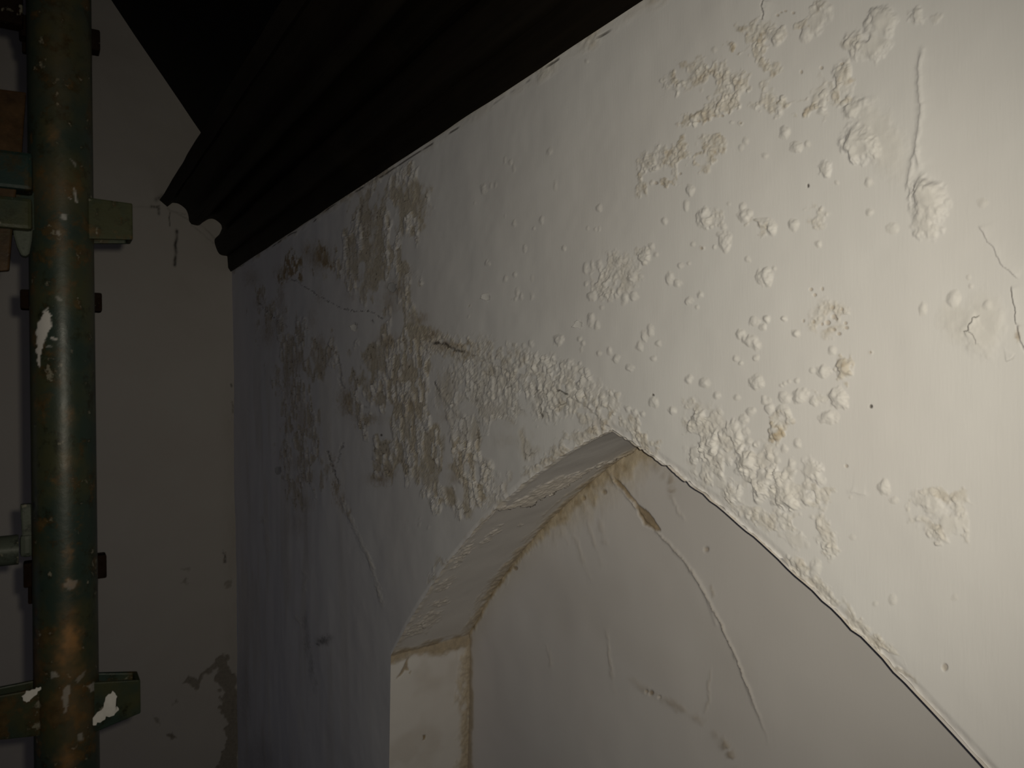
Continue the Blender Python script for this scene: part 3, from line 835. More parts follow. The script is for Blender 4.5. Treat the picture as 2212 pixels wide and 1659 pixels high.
# keep the front edge on the ragged arris of the wall face
zf = np.interp(Pf[:, 1], colB[::-1], nib[::-1])
dz = np.where(isj | (np.repeat((np.arange(len(path)) >= len(jz) + len(sy))[:, None], NW, 1)).ravel(), 0, zf * sstep(.02, 0, ww))
N3 = np.zeros((len(path), NW, 3)); N3[..., 1] = nrm[:, 0][:, None]; N3[..., 2] = nrm[:, 1][:, None]
VR = Pf + N3.reshape(-1, 3) * h[:, None]
VR[:, 2] += dz
VR[:, 0] -= sstep(.004, 0, ww) * .0015
reveal = make_mesh('arch_reveal', VR, grid_faces(len(path), NW), M_REVEAL, wall_right, True, np.clip(np.stack([R, G, B], 1), 0, 1))
tag(reveal, 'stained reveal and soffit of the pointed arch')

# infill panel at the back of the arch
XB = WX + REC
cb = np.concatenate([np.linspace(YS + .06, 2.2, 60, endpoint=False), np.linspace(2.2, .62, 560, endpoint=False), np.linspace(.62, y0 - .02, 24)])
zt = arch_z(np.clip(cb, y0, YS)) + splay(cb) + .01
NR = 520
tr = np.linspace(0, 1, NR)
zlow = -1.75
Zb = zlow + (zt - zlow)[None, :] * tr[:, None]
PBk = np.stack([np.full(Zb.shape, XB), np.repeat(cb[None, :], NR, 0), Zb], -1).reshape(-1, 3)
u, v = proj(PBk); y, z = PBk[:, 1], PBk[:, 2]
w1 = fbm(y * 60, z * 60, 303, 3) - .5; w2 = fbm(y * 60 + 30, z * 60, 304, 3) - .5
uw, vw = u + w1 * 10, v + w2 * 10
h = (fbm(y * 3, z * 3, 301, 3) - .5) * .012
R = np.zeros(len(h)); G = np.zeros(len(h)); B = np.zeros(len(h))
ARCB = [(1015, 1362), (1050, 1302), (1100, 1220), (1140, 1172), (1180, 1130), (1230, 1087), (1280, 1045), (1330, 1007), (1380, 968)]
mmb = (PBk @ CF) / FPX
d = np.clip(arch_z(np.clip(y, y0, YS)) + splay(y) - z, 0, 9) * .78 / mmb + w1 * 10
tt = np.clip((YS - y) / (YS - 1.50), 0, 1)
bn = fbm(y * 26, z * 26, 305, 3); b2n = fbm(y * 34, z * 34, 306, 3)
wdt = 9 + 26 * sstep(.35, .85, tt)
m = sstep(1.25, .25, d / wdt + (bn - .5) * 1.0)
m2 = sstep(1.7, .5, d / wdt + (bn - .5) * 1.2)
R = np.maximum(R, m2 * 1.0); G = np.maximum(G, m * np.clip(.12 + 1.6 * (b2n - .50), 0, .6) + .18 * sstep(7, 1, d)); h += m2 * .0035 * fbm(y * 45, z * 45, 307, 3)
halo = sstep(2.6, .9, d / wdt + (fbm(y * 34, z * 20, 308, 3) - .5) * 1.4)
R = np.maximum(R, halo * .35 * sstep(.4, .7, tt)); h += halo * .002 * fbm(y * 50, z * 25, 309, 2)
jd = np.abs(u - 1013) / 9 + np.where(v > 1362, 0, 9)
m = sstep(1.2, .3, jd + (bn - .5))
G = np.maximum(G, m * .5); R = np.maximum(R, m * .5)
CRA = [(1330, 1040), (1352, 1066), (1375, 1098), (1400, 1130), (1440, 1170), (1490, 1225), (1530, 1290), (1560, 1350), (1600, 1440), (1640, 1540), (1668, 1625)]
d, tt, side = seg_dist(u + w1 * 6, v + w2 * 6, CRA)
fade = sstep(1.0, .8, tt)
h += (.0030 * np.exp(-(d / 3.5) ** 2) + .0030 * np.exp(-d / 30) * (side < 0)) * fade
R = np.maximum(R, np.exp(-(d / 3) ** 2) * .25 * fade)
h += np.exp(-(seg_dist(u, v, [(1492, 1232), (1515, 1262), (1535, 1310), (1548, 1348)])[0] / 4) ** 2) * .0015
OLV = [(1330, 1033), (1343, 1040), (1362, 1068), (1378, 1090), (1392, 1100), (1412, 1122), (1427, 1147), (1413, 1146), (1390, 1132), (1377, 1112), (1374, 1090), (1352, 1066), (1336, 1048)]
sd = poly_sd(u + w1 * 6, v + w2 * 6, OLV)
m = sstep(-2, 2, sd)
G = np.maximum(G, m * .85); h -= m * .006
for pts, wd, s, lift in (([(1450, 1024), (1452, 1050), (1449, 1072)], 7, .45, .003), ([(1449, 1072), (1462, 1096), (1478, 1125)], 3, .0, .004), ([(1400, 985), (1425, 1015), (1450, 1045)], 9, .18, .003),
                         ([(1538, 1259), (1544, 1292)], 3, .25, .003), ([(1560, 1345), (1563, 1365)], 3, .3, .003), ([(1532, 1440), (1530, 1490), (1530, 1515), (1522, 1545)], 3, .12, .003),
                         ([(1310, 1360), (1312, 1380), (1316, 1420), (1320, 1455), (1325, 1500)], 4, .10, .004), ([(1365, 1468), (1400, 1495), (1450, 1518), (1495, 1545), (1530, 1570)], 8, .28, .003),
                         ([(1545, 1585), (1562, 1605), (1578, 1625), (1590, 1660)], 9, .45, .006), ([(1230, 1130), (1255, 1200), (1275, 1250)], 5, .06, .003), ([(1262, 1110), (1280, 1160), (1300, 1220)], 5, .06, .003),
                         ([(1180, 1395), (1195, 1450)], 4, .05, .003), ([(1295, 1120), (1310, 1180)], 6, .1, .004)):
    d, tt, side = seg_dist(uw, vw, pts)
    e = np.exp(-(d / wd) ** 2) * (.35 + .65 * sstep(0, .3, tt) * sstep(1, .7, tt)) * sstep(.3, .6, vnoise(tt * 7 + wd, tt * 0, 315) + .15)
    h += e * lift * .38; G = np.maximum(G, e * s * (.5 + 1.0 * bn)); R = np.maximum(R, e * .12)
for (bu, bv, rr, s) in ((1525, 1187, 6, .5), (1406, 1497, 6, .7), (1396, 1494, 4, .6), (1424, 1506, 4, .3), (1306, 1063, 6, .6), (1262, 1076, 5, .6), (1112, 1228, 5, .7)):
    dd = np.hypot(u - bu, v - bv) / rr
    m = sstep(1.2, .5, dd); G = np.maximum(G, m * s); h -= m * .004
red = sstep(.5, .75, fbm(y * 3.2, z * 3.2, 311, 3)) * .12
G = np.maximum(G, red * .5)
VB = PBk.copy(); VB[:, 0] -= h
nb = len(VB)
VB = np.concatenate([VB, [(XB, YS + .06, FLOOR), (XB, y0 - .02, FLOOR), (XB, y0 - .02, zlow), (XB, YS + .06, zlow)]])
AT = np.concatenate([np.clip(np.stack([R, G, B], 1), 0, 1), np.zeros((4, 3))])
panel = make_mesh('arch_infill_panel', VB, np.concatenate([grid_faces(NR, len(cb)), [[nb, nb + 1, nb + 2, nb + 3]]]), M_REVEAL, wall_right, True, AT)
tag(panel, 'smooth white infill panel at the back of the arch, with a raised crack')

# ------------------------------------------------------------------ setting: gable wall
xs = np.concatenate([[-3.6, -2.5, -1.5], np.linspace(-.75, WX + .004, 420)])
zs = np.concatenate([np.linspace(FLOOR, -2.45, 8, endpoint=False), np.linspace(-2.45, 2.7, 760, endpoint=False), [2.8, 3.6, 4.7]])
PE = np.stack([np.repeat(xs[None, :], len(zs), 0), np.full((len(zs), len(xs)), EY), np.repeat(zs[:, None], len(xs), 1)], -1).reshape(-1, 3)
u, v = proj(PE); x, z = PE[:, 0], PE[:, 2]
w1 = fbm(x * 26, z * 26, 403, 3) - .5; w2 = fbm(x * 26 + 30, z * 26, 404, 3) - .5
h = (fbm(x * 2, z * 2, 401, 3) - .5) * .02 + (fbm(x * 12, z * 12, 402, 3) - .5) * .003
R = np.zeros(len(h)); G = np.zeros(len(h)); B = np.zeros(len(h))
LOSS = [([(466, 1432), (478, 1414), (490, 1418), (496, 1452), (510, 1460), (516, 1500), (516, 1680), (462, 1680), (476, 1640), (486, 1600), (492, 1560), (482, 1545), (474, 1525), (480, 1500), (468, 1480)], .55, .7),
        ([(387, 1477), (396, 1465), (410, 1460), (428, 1462), (446, 1446), (462, 1430), (472, 1440), (452, 1455), (436, 1470), (420, 1484), (405, 1478)], .6, .5),
        ([(362, 1582), (376, 1578), (384, 1588), (372, 1599)], .7, .5), ([(325, 1553), (332, 1552), (342, 1566), (334, 1562)], .5, .4),
        ([(370, 1520), (378, 1515), (382, 1522), (374, 1526)], .4, .3), ([(388, 1256), (398, 1252), (408, 1258), (400, 1261)], .4, .2), ([(484, 1190), (489, 1192), (492, 1215), (487, 1214)], .6, .2), ([(391, 1225), (405, 1225), (410, 1231), (400, 1230)], .35, .2),
        ([(482, 1255), (495, 1250), (498, 1262), (486, 1272)], .35, .4)]
for pts, s, bb in LOSS:
    k = in_box(u, v, pts, 30)
    sd = poly_sd(u[k] + w1[k] * 22, v[k] + w2[k] * 22, pts)
    m = sstep(-2, 3, sd)
    R[k] = np.maximum(R[k], m * bb); G[k] = np.maximum(G[k], m * s); h[k] -= m * (.005 - .004 * fbm(x[k] * 60, z[k] * 60, 405, 3))
for pts, wd, s in (([(381, 498), (382, 515), (379, 528), (382, 545), (379, 560), (378, 573)], 3.2, .7), ([(367, 460), (366, 487)], 1.4, .6), ([(343, 445), (344, 462)], 3, .5), ([(328, 446), (340, 447)], 3, .6),
                   ([(338, 430), (352, 423)], 5, .4), ([(362, 450), (400, 470), (440, 490), (470, 520)], 1.6, .22), ([(414, 485), (424, 494), (445, 510), (462, 526)], 1.4, .2), ([(482, 1195), (488, 1205), (487, 1214)], 2, .5),
                   ([(502, 868), (504, 890)], 2, .35), ([(499, 830), (500, 835)], 2, .6), ([(285, 447), (335, 447)], 2, .12), ([(367, 455), (400, 462)], 2, .2)):
    k = in_box(u, v, pts, 20)
    d, tt, side = seg_dist(u[k] + w1[k] * 4, v[k] + w2[k] * 4, pts)
    m = np.exp(-(d / wd) ** 2) * s * (.5 + vnoise(tt * 9, tt * 0, 407))
    B[k] = np.maximum(B[k], np.clip(m, 0, 1)); h[k] -= m * .003
cor = sstep(.10, .0, WX - x) * sstep(.3, -.2, z)
R = np.maximum(R, cor * .4 * fbm(x * 20, z * 5, 408, 3))
VE = PE.copy(); VE[:, 1] -= h
qE = grid_faces(len(zs), len(xs))
# cut off what lies above the roof slope
roof_at = lambda xx: np.minimum(1.60 - 1.44 * (xx - .827), 1.60 - 1.44 * (-2 * 1.3 - xx - .827))
keep = (VE[qE][:, :, 2] < roof_at(VE[qE][:, :, 0]) + .25).any(1)
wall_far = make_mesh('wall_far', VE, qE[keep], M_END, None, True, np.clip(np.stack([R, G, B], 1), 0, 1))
tag(wall_far, 'plain off-white gable wall meeting the roof slope', None, None, 'structure')

# ------------------------------------------------------------------ roof, floor, unseen walls
RIDX = -1.3


def slab(name, pts4, thick_vec, mat):
    bm = bmesh.new()
    a = [bm.verts.new(p) for p in pts4]; b = [bm.verts.new(tuple(Vector(p) + Vector(thick_vec))) for p in pts4]
    bm.faces.new(a); bm.faces.new(b[::-1])
    for i in range(4): bm.faces.new([a[i], a[(i + 1) % 4], b[(i + 1) % 4], b[i]])
    return bm


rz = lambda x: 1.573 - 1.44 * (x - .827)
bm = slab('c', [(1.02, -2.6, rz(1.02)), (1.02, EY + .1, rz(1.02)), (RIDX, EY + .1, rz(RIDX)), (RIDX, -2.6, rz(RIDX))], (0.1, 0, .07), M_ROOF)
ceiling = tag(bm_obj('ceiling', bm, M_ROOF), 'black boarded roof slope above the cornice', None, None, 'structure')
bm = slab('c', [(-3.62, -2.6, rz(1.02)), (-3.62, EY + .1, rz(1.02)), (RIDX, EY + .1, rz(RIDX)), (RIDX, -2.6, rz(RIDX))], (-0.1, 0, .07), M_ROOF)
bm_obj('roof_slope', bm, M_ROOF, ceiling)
bm = slab('f', [(-3.7, -2.7, FLOOR), (1.4, -2.7, FLOOR), (1.4, EY + .1, FLOOR), (-3.7, EY + .1, FLOOR)], (0, 0, -.1), M_FLOOR)
tag(bm_obj('floor', bm, M_FLOOR), 'stone floor far below the scaffold', None, None, 'structure')
bm = bmesh.new()
for a in ((-3.75, -3.6, -2.6, 1.9, FLOOR, 1.4), (-3.75, -3.6, 3.3, EY, FLOOR, 1.4), (-3.75, -3.6, 1.9, 3.3, FLOOR, -1.7), (-3.75, -3.6, 1.9, 3.3, .2, 1.4)):
    add_box(bm, *a)
tag(bm_obj('wall_left', bm, M_FAR), 'white plaster wall opposite the arch', None, None, 'structure')
bm = bmesh.new()
add_box(bm, -3.6, 1.0, -2.7, -2.6, FLOOR, 4.7)
tag(bm_obj('wall_near', bm, M_FAR), 'white plaster wall behind the camera', None, None, 'structure')
bm = bmesh.new()
for a in ((-3.70, -3.64, 1.9, 1.97, -1.7, .2), (-3.70, -3.64, 3.23, 3.3, -1.7, .2), (-3.70, -3.64, 1.97, 3.23, -1.7, -1.63), (-3.70, -3.64, 1.97, 3.23, .13, .2), (-3.69, -3.65, 2.57, 2.63, -1.63, .13)):
    add_box(bm, *a)
win = tag(bm_obj('window_1', bm, M_WOODW), 'plain window in the opposite wall', None, None, 'structure')

# ------------------------------------------------------------------ moulded timber cornice
k_ = EY / 4.9
prof = [(.609, 1.144), (.651, 1.111), (.677, 1.136), (.712, 1.134), (.750, 1.108), (.765, 1.074), (.770, 1.038), (.783, 1.020), (.821, 1.016), (.848, 1.038), (.882, 1.061),
        (.914, 1.062), (.949, 1.037), (.956, 1.012), (.940, .974), (.913, .940), (.918, .899), (.941, .853), (.985, .845), (.989, .774), (1.004, .752)]
prof = [(a * k_, b * k_) for a, b in prof]


def catmull(pts, n):
    out = []
    for i in range(len(pts) - 1):
        p0 = np.array(pts[max(i - 1, 0)]); p1 = np.array(pts[i]); p2 = np.array(pts[i + 1]); p3 = np.array(pts[min(i + 2, len(pts) - 1)])
        for k in range(n):
            s = k / n
            out.append(.5 * ((2 * p1) + (-p0 + p2) * s + (2 * p0 - 5 * p1 + 4 * p2 - p3) * s * s + (-p0 + 3 * p1 - 3 * p2 + p3) * s ** 3))
    out.append(np.array(pts[-1]))
    return out


trim = bpy.data.objects.new('trim_1', None); COL.objects.link(trim)
trim.location = (1.0, 1.0, TOPZ)
tag(trim, 'dark moulded timber cornice running along the top of the long wall', None, None, 'structure')
bpy.context.view_layer.update()


def sweep(name, line, back, lab):
    pts = [np.array(p) for p in line] + [np.array(p) for p in back]
    ysw = np.concatenate([np.linspace(EY - .002, .8, 90), np.linspace(.6, -2.6, 12)])
    n = len(pts)
    V = np.zeros((len(ysw), n, 3))
    for i, yy in enumerate(ysw):
        jx = (vnoise(np.array([yy * 6.0]), np.array([1.0]), 501)[0] - .5) * .004
        jz = (vnoise(np.array([yy * 6.0]), np.array([5.0]), 502)[0] - .5) * .004
        for j, p in enumerate(pts):
            V[i, j] = (min(p[0] + jx, 1.03), yy, p[1] + (jz if j < len(line) - 1 else 0))
    V[..., 0] -= trim.location[0]; V[..., 1] -= trim.location[1]; V[..., 2] -= trim.location[2]
    idx = np.arange(len(ysw) * n).reshape(len(ysw), n)
    nx = np.roll(idx, -1, 1)
    q = np.stack([idx[:-1], nx[:-1], nx[1:], idx[1:]], -1).reshape(-1, 4)
    o = make_mesh(name, V.reshape(-1, 3), q, M_CORN, trim, True)
    o.data.set_sharp_from_angle(angle=math.radians(38))
    if lab: tag(o, lab)
    return o


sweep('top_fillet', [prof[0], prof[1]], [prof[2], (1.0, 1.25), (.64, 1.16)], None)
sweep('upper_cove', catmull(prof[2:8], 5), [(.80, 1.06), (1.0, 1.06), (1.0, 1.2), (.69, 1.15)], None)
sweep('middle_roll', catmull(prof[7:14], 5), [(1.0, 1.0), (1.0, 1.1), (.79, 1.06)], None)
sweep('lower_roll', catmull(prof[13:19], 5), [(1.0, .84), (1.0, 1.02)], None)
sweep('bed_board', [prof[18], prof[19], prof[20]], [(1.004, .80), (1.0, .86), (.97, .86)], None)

# ------------------------------------------------------------------ scaffold
PX, PY = 0.0172, 0.757
PR_ = 0.02415
std = bpy.data.objects.new('scaffold_standard', None); COL.objects.link(std)
std.location = (PX, PY, FLOOR)
tag(std, 'green painted rusty upright scaffold tube splashed with white paint', 'scaffold tube')
bpy.context.view_layer.update()
lean = (0.0, 0.0)
NA, NZ = 120, 900
ang = np.linspace(0, 2 * np.pi, NA, endpoint=False)
zp = np.concatenate([np.linspace(FLOOR, -.42, 30, endpoint=False), np.linspace(-.42, .46, NZ, endpoint=False), np.linspace(.46, 2.3, 20)])
A, Z = np.meshgrid(ang, zp)
axx = PX + 0 * Z
PP = np.stack([axx + PR_ * np.cos(A), PY + PR_ * np.sin(A), Z], -1).reshape(-1, 3)
u, v = proj(PP)
front = ((np.cos(A) * (-PX) + np.sin(A) * (-PY)).ravel() > 0)
aw, zw = A.ravel() * PR_, Z.ravel()
w1 = fbm(aw * 260, zw * 260, 601, 4) - .5; w2 = fbm(aw * 260 + 40, zw * 260, 602, 4) - .5
R = np.zeros(len(u)); G = np.zeros(len(u)); B = np.zeros(len(u))
for pts, s, wob in (([(97, 672), (106, 672), (111, 678), (108, 690), (110, 703), (105, 715), (99, 722), (97, 735), (92, 745), (90, 760), (88, 778), (87, 795), (83, 790), (80, 770), (78, 745), (79, 720), (82, 700), (90, 685)], .95, 9),
                    ([(92, 674), (103, 664), (104, 667), (96, 676)], .8, 4), ([(108, 727), (116, 728), (124, 733), (120, 737), (112, 733)], .6, 8), ([(98, 746), (112, 746), (113, 749), (100, 749)], .3, 6),
                    ([(129, 470), (135, 462), (146, 464), (144, 478), (136, 480)], .42, 12), ([(119, 497), (128, 496), (133, 506), (125, 508)], .3, 8), ([(159, 404), (163, 410), (168, 438), (165, 440), (161, 425)], .5, 4),
                    ([(146, 425), (154, 430), (152, 432)], .4, 3), ([(150, 341), (158, 348), (164, 352), (164, 362), (158, 352)], .22, 2), ([(121, 640), (128, 640), (134, 650), (126, 652)], .25, 8),
                    ([(138, 1262), (150, 1252), (170, 1254), (160, 1272), (146, 1276)], .18, 8), ([(136, 1490), (146, 1478), (152, 1490), (148, 1516), (140, 1545), (135, 1520)], .30, 10),
                    ([(110, 1452), (120, 1450), (126, 1462), (112, 1466)], .3, 6), ([(162, 1470), (170, 1458), (186, 1446), (180, 1460), (168, 1476)], .18, 8), ([(168, 1585), (178, 1582), (180, 1598), (170, 1600)], .28, 6),
                    ([(190, 1480), (205, 1475), (206, 1492), (196, 1496)], .35, 8)):
    k = np.nonzero(front & (u > 40) & (v > 0) & (v < 1659))[0]
    sd = poly_sd(u[k] + w1[k] * wob, v[k] + w2[k] * wob, pts)
    R[k] = np.maximum(R[k], sstep(-.8, .8, sd) * s)
for (bu, bv, ru, rv, s) in ((150, 1380, 20, 52, .75), (140, 1420, 26, 22, .5), (152, 1265, 18, 14, .45), (148, 1200, 8, 22, .35), (145, 1000, 12, 20, .25), (150, 900, 10, 18, .25), (145, 1640, 22, 30, .45), (150, 1450, 44, 24, .3), (115, 400, 60, 60, .12), (125, 120, 60, 160, .10), (115, 290, 14, 26, .3), (170, 1540, 40, 80, .22)):
    d = np.hypot((u + w1 * 26 - bu) / ru, (v + w2 * 30 - bv) / rv)
    G = np.maximum(G, np.exp(-d * d) * s * (.5 + fbm(aw * 120, zw * 120, 603, 3)) * front)
PP2 = PP - np.array([PX, PY, FLOOR])
idx = np.arange(len(PP)).reshape(len(zp), NA); nx = np.roll(idx, -1, 1)
q = np.stack([idx[:-1], nx[:-1], nx[1:], idx[1:]], -1).reshape(-1, 4)
tube = make_mesh('tube', PP2, q, M_TUBE, std, True, np.clip(np.stack([R, G, B], 1), 0, 1))


def ploc(u, v, y):
    return on_y(np.array([float(u)]), np.array([float(v)]), y)[0]


def pressing(name, u0, u1, v0, v1, yf, yb, mat, parent, sign, v0b=None, v1b=None, wall=.004):
    """bent steel strap standing out from the tube, open at top and bottom; corners given on its front plane"""
    a = ploc(u0, v0, yf); b = ploc(u1, v0 if v0b is None else v0b, yf); c = ploc(u1, v1 if v1b is None else v1b, yf); d = ploc(u0, v1, yf)
    bm = bmesh.new()
    xi, xo = a[0], b[0]
    zi0, zi1, zo0, zo1 = d[2], a[2], c[2], b[2]
    out = [(xi, yf, zi0, zi1), (xo, yf + .002, zo0, zo1), (xo, yb - .002, zo0, zo1), (xi, yb, zi0, zi1)]
    inn = [(xi, yf + wall, zi0, zi1), (xo - sign * wall, yf + wall + .002, zo0, zo1), (xo - sign * wall, yb - wall - .002, zo0, zo1), (xi, yb - wall, zi0, zi1)]
    loop = out + inn[::-1]
    off = np.array(parent.location)
    bot = [bm.verts.new((x - off[0], y - off[1], z0 - off[2])) for x, y, z0, z1 in loop]
    top = [bm.verts.new((x - off[0], y - off[1], z1 - off[2])) for x, y, z0, z1 in loop]
    n = len(loop)
    for i in range(n): bm.faces.new([bot[i], bot[(i + 1) % n], top[(i + 1) % n], top[i]])
    for s in (bot, top):
        for i in range(3): bm.faces.new([s[i], s[i + 1], s[n - 2 - i], s[n - 1 - i]])
    bmesh.ops.recalc_face_normals(bm, faces=bm.faces)
    bevel(bm, .0012, 2)
    return zero_wear(bm_obj(name, bm, mat, parent))


def block(name, u0, u1, v0, v1, yf, yb, mat, parent, bev=.0015, skew=0.0):
    """a solid bar given by its front outline"""
    a = ploc(u0, v0, yf); c = ploc(u1, v1, yf)
    off = np.array(parent.location)
    bm = bmesh.new()
    vs = add_box(bm, a[0] - off[0], c[0] - off[0], yf - off[1], yb - off[1], c[2] - off[2], a[2] - off[2])
    for w_ in vs:
        if w_.co.z > (a[2] + c[2]) / 2 - off[2]: w_.co.x += skew
    bevel(bm, bev, 2)
    return zero_wear(bm_obj(name, bm, mat, parent))


# pressings standing out towards the wall
p1 = tag(pressing('v_pressing', 176, 287, 424, 515, PY - .014, PY + .014, M_STEEL, std, 1, 438, 517), 'olive green bent steel socket')
p2 = tag(pressing('v_pressing', 192, 304, 1475, 1588, PY - .014, PY + .016, M_STEEL, std, 1, 1470, 1543), 'green steel socket with a white paint splash')
# their twins on the room side
pressing('v_pressing', 92, -20, 414, 498, PY - .014, PY + .014, M_STEEL, std, -1, 408, 494)
pressing('v_pressing', 104, -40, 1484, 1588, PY - .014, PY + .014, M_STEEL, std, -1, 1512, 1606)
# dark straps behind the tube
for (a, b, c, d) in ((43, 221, 624, 673), (50, 231, 1218, 1249), (40, 217, 28, 109)):
    block('rear_strap', a, b, c, d, PY + .020, PY + .036, M_BLACK, std, .0018)
block('rear_strap', 60, 195, -14, 27, PY + .0265, PY + .036, M_BLACK, std, .0015)


def splash(name, pts, y, parent, yo=0.0006):
    off = np.array(parent.location)
    bm = bmesh.new()
    P3 = [ploc(a, b, y) for a, b in pts]
    fr = [bm.verts.new((p[0] - off[0], y - yo - off[1], p[2] - off[2])) for p in P3]
    bk = [bm.verts.new((p[0] - off[0], y + .0004 - off[1], p[2] - off[2])) for p in P3]
    bm.faces.new(fr); bm.faces.new(bk[::-1])
    n = len(pts)
    for i in range(n): bm.faces.new([fr[i], bk[i], bk[(i + 1) % n], fr[(i + 1) % n]])
    bmesh.ops.triangulate(bm, faces=[f for f in bm.faces if len(f.verts) > 4])
    return bm_obj(name, bm, M_WHITE, parent)


def ragged(pts, amp, n=4, seed=1):
    r = random.Random(seed); out = []
    for i in range(len(pts)):
        a, b = pts[i], pts[(i + 1) % len(pts)]
        for k in range(n):
            s = k / n
            out.append((a[0] + (b[0] - a[0]) * s + r.uniform(-amp, amp), a[1] + (b[1] - a[1]) * s + r.uniform(-amp, amp)))
    return out


splash('paint_splash', ragged([(192, 1562), (206, 1545), (222, 1528), (228, 1505), (244, 1494), (252, 1502), (250, 1520), (256, 1534), (246, 1543), (228, 1548), (220, 1558), (206, 1564), (198, 1568)], 2.2, 3, 3), PY - .0150, std)
splash('paint_splash', ragged([(46, 1503), (58, 1492), (72, 1490), (84, 1484), (92, 1486), (78, 1498), (66, 1510), (58, 1518), (52, 1512)], 2.0, 3, 5), PY - .0150, std)

# rusty ledger end wedged into the upper socket (left edge of the frame)
led = bpy.data.objects.new('scaffold_ledger', None); COL.objects.link(led)
led.location = tuple(ploc(-60, 460, PY))
tag(led, 'rusty orange ledger end wedged beside the upright, at the upper left edge', 'scaffold tube', 'scaffold ledgers at the left edge')
bpy.context.view_layer.update()
lo = np.array(led.location)
YL = PY - .046
bm = bmesh.new()
P3 = [ploc(a, b, YL) for a, b in ((-26, 188), (57, 199), (52, 262), (48, 322), (34, 420), (27, 497), (20, 584), (-34, 588))]
fr = [bm.verts.new(tuple(p - lo)) for p in P3]; bk = [bm.verts.new(tuple(p + np.array([0, .008, 0]) - lo)) for p in P3]
bm.faces.new(fr); bm.faces.new(bk[::-1])
for i in range(len(P3)): bm.faces.new([fr[i], bk[i], bk[(i + 1) % len(P3)], fr[(i + 1) % len(P3)]])
bmesh.ops.recalc_face_normals(bm, faces=bm.faces); bevel(bm, .0014, 2)
tag(zero_wear(bm_obj('wedge_plate', bm, M_RUST, led)), 'rust orange wedge plate')
tag(block('end_fitting', -40, 71, 316, 411, PY - .050, PY - .0265, M_TEAL, led, .003), 'teal painted end fitting')
tag(block('end_fitting', -40, 70, 417, 496, PY - .052, PY - .0265, M_STEEL, led, .003), 'olive green end fitting')
bm = bmesh.new()
P3 = [ploc(a, b, PY - .042) for a, b in ((27, 490), (72, 488), (69, 520), (64, 548), (56, 554), (45, 551), (36, 532), (29, 508))]
fr = [bm.verts.new(tuple(p - lo)) for p in P3]; bk = [bm.verts.new(tuple(p + np.array([0, .012, 0]) - lo)) for p in P3]
bm.faces.new(fr); bm.faces.new(bk[::-1])
for i in range(len(P3)): bm.faces.new([fr[i], bk[i], bk[(i + 1) % len(P3)], fr[(i + 1) % len(P3)]])
bmesh.ops.recalc_face_normals(bm, faces=bm.faces); bevel(bm, .0016, 2)
tag(zero_wear(bm_obj('hook', bm, M_GALV, led)), 'dull grey rounded hook')


def xtube(name, x0, x1, y, z, r, mat, parent, n=28, flat=1.0):
    off = np.array(parent.location)
    bm = bmesh.new()
    rings = []
    for x, rr in ((x0, r * .86), (x0, r), (x1, r), (x1, r * .86)):
        rings.append([bm.verts.new((x - off[0], y + rr * math.cos(2 * math.pi * i / n) - off[1], z + flat * rr * math.sin(2 * math.pi * i / n) - off[2])) for i in range(n)])
    for a, b in ((0, 1), (1, 2), (2, 3), (3, 0)):
        for i in range(n): bm.faces.new([rings[a][i], rings[a][(i + 1) % n], rings[b][(i + 1) % n], rings[b][i]])
    bmesh.ops.recalc_face_normals(bm, faces=bm.faces)
    o = zero_wear(bm_obj(name, bm, mat, parent, True))
    o.data.set_sharp_from_angle(angle=math.radians(40))
    return o


pz = ploc(-20, 460, PY)
xtube('tube', -1.6, ploc(-44, 460, PY - .052)[0], PY - .052, pz[2], PR_, M_RUST, led)

# grey-green ledger end below
led2 = bpy.data.objects.new('scaffold_ledger', None); COL.objects.link(led2)
led2.location = tuple(ploc(-40, 1190, PY))
tag(led2, 'dull grey-green ledger end wedged behind the upright, at the lower left edge', 'scaffold tube', 'scaffold ledgers at the left edge')
bpy.context.view_layer.update()
tag(block('wedge_plate', 47, 73, 1090, 1160, PY + .010, PY + .018, M_GALV, led2, .0014, -.0012), 'grey wedge head')
block('wedge_tail', 60, 84, 1256, 1303, PY + .040, PY + .047, M_BLACK, led2, .0014)
tag(block('end_fitting', 42, 75, 1157, 1203, PY + .008, PY + .0175, M_GALV, led2, .004), 'grey flattened tube end')
pz = ploc(20, 1190, PY + .014)
xtube('tube', -1.6, ploc(40, 1184, PY + .014)[0], PY + .014, pz[2] + .0005, .0125, M_GALV, led2)

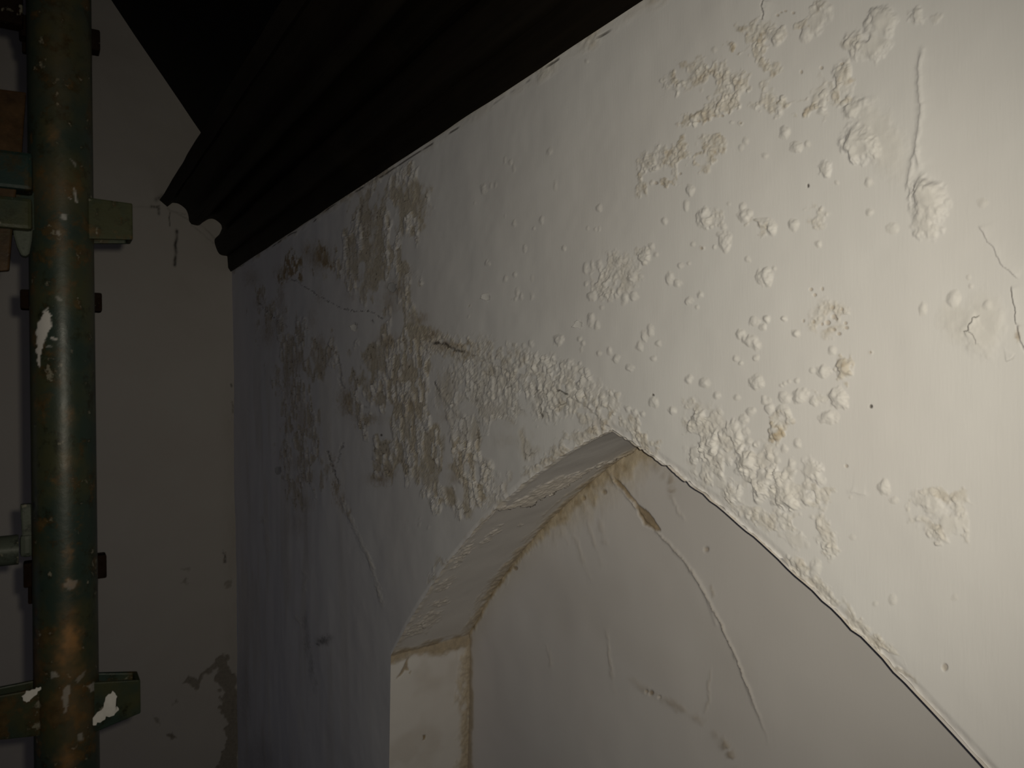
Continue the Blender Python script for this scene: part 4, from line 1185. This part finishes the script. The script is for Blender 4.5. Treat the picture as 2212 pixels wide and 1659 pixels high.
# dark ledger at the top left corner
led3 = bpy.data.objects.new('scaffold_ledger', None); COL.objects.link(led3)
led3.location = tuple(ploc(-40, 20, PY))
tag(led3, 'dark brown ledger end at the very top left corner, behind the upright', 'scaffold tube', 'scaffold ledgers at the left edge')
bpy.context.view_layer.update()
block('end_fitting', -40, 50, -40, 54, PY + .003, PY + .021, M_BLACK, led3, .003)
block('wedge_tail', 47, 70, 76, 115, PY + .037, PY + .044, M_BLACK, led3, .0014)
pz = ploc(-20, 0, PY + .014)
xtube('tube', -1.6, ploc(-30, 0, PY + .016)[0], PY + .016, pz[2], .020, M_BLACK, led3)

# ------------------------------------------------------------------ loose skins of paint hanging off the wall
def flake(u, v, w, hgt_, seed, lift=.006):
    """thin curled chip, still stuck at its far edge, free edge standing off the wall"""
    r = random.Random(seed)
    c = on_x(np.array([float(u)]), np.array([float(v)]), WX)[0]
    near = np.argsort((P[::7, 1] - c[1]) ** 2 + (P[::7, 2] - c[2]) ** 2)[:40]
    base = float(np.max(hgt[::7][near]))
    m = float(c @ CF) / FPX
    mh = abs(float(on_x(np.array([float(u) + 1]), np.array([float(v)]), WX)[0][1] - c[1]))
    W, H = w * mh, hgt_ * m
    n, k = 14, 5
    bm = bmesh.new()
    rad = [1 + r.uniform(-.35, .25) for _ in range(n)]
    cen = None; rings = []
    for j in range(k + 1):
        s = j / k; ring = []
        for i in range(n):
            a = 2 * math.pi * i / n
            yy = -math.cos(a) * W * s * (1 + (rad[i] - 1) * s); zz = math.sin(a) * H * s * (1 + (rad[i] - 1) * s)
            f = max(0.0, yy / W * .6 + .55)                       # 0 at the stuck edge
            ring.append((WX - base - .0004 - lift * f * f, c[1] + yy, c[2] + zz))
        rings.append(ring)
    c0 = bm.verts.new(tuple(np.mean(np.array(rings[0]), axis=0)))
    vr = [[bm.verts.new(p) for p in ring] for ring in rings[1:]]
    for i in range(n): bm.faces.new([c0, vr[0][i], vr[0][(i + 1) % n]])
    for j in range(k - 1):
        for i in range(n): bm.faces.new([vr[j][i], vr[j + 1][i], vr[j + 1][(i + 1) % n], vr[j][(i + 1) % n]])
    bmesh.ops.solidify(bm, geom=list(bm.faces), thickness=.0007)
    return bm_obj('paint_flake', bm, M_FLAKE, wall_right, True)


for i, (u, v, w, hh, li) in enumerate(((1254, 702, 4, 9, .014), (1054, 641, 4, 8, .016), (769, 709, 3, 9, .016), (851, 621, 8, 11, .008), (601, 1015, 6, 9, .012), (963, 1262, 1, 1, .001))[:5]):
    flake(u, v, w, hh, 40 + i, li)
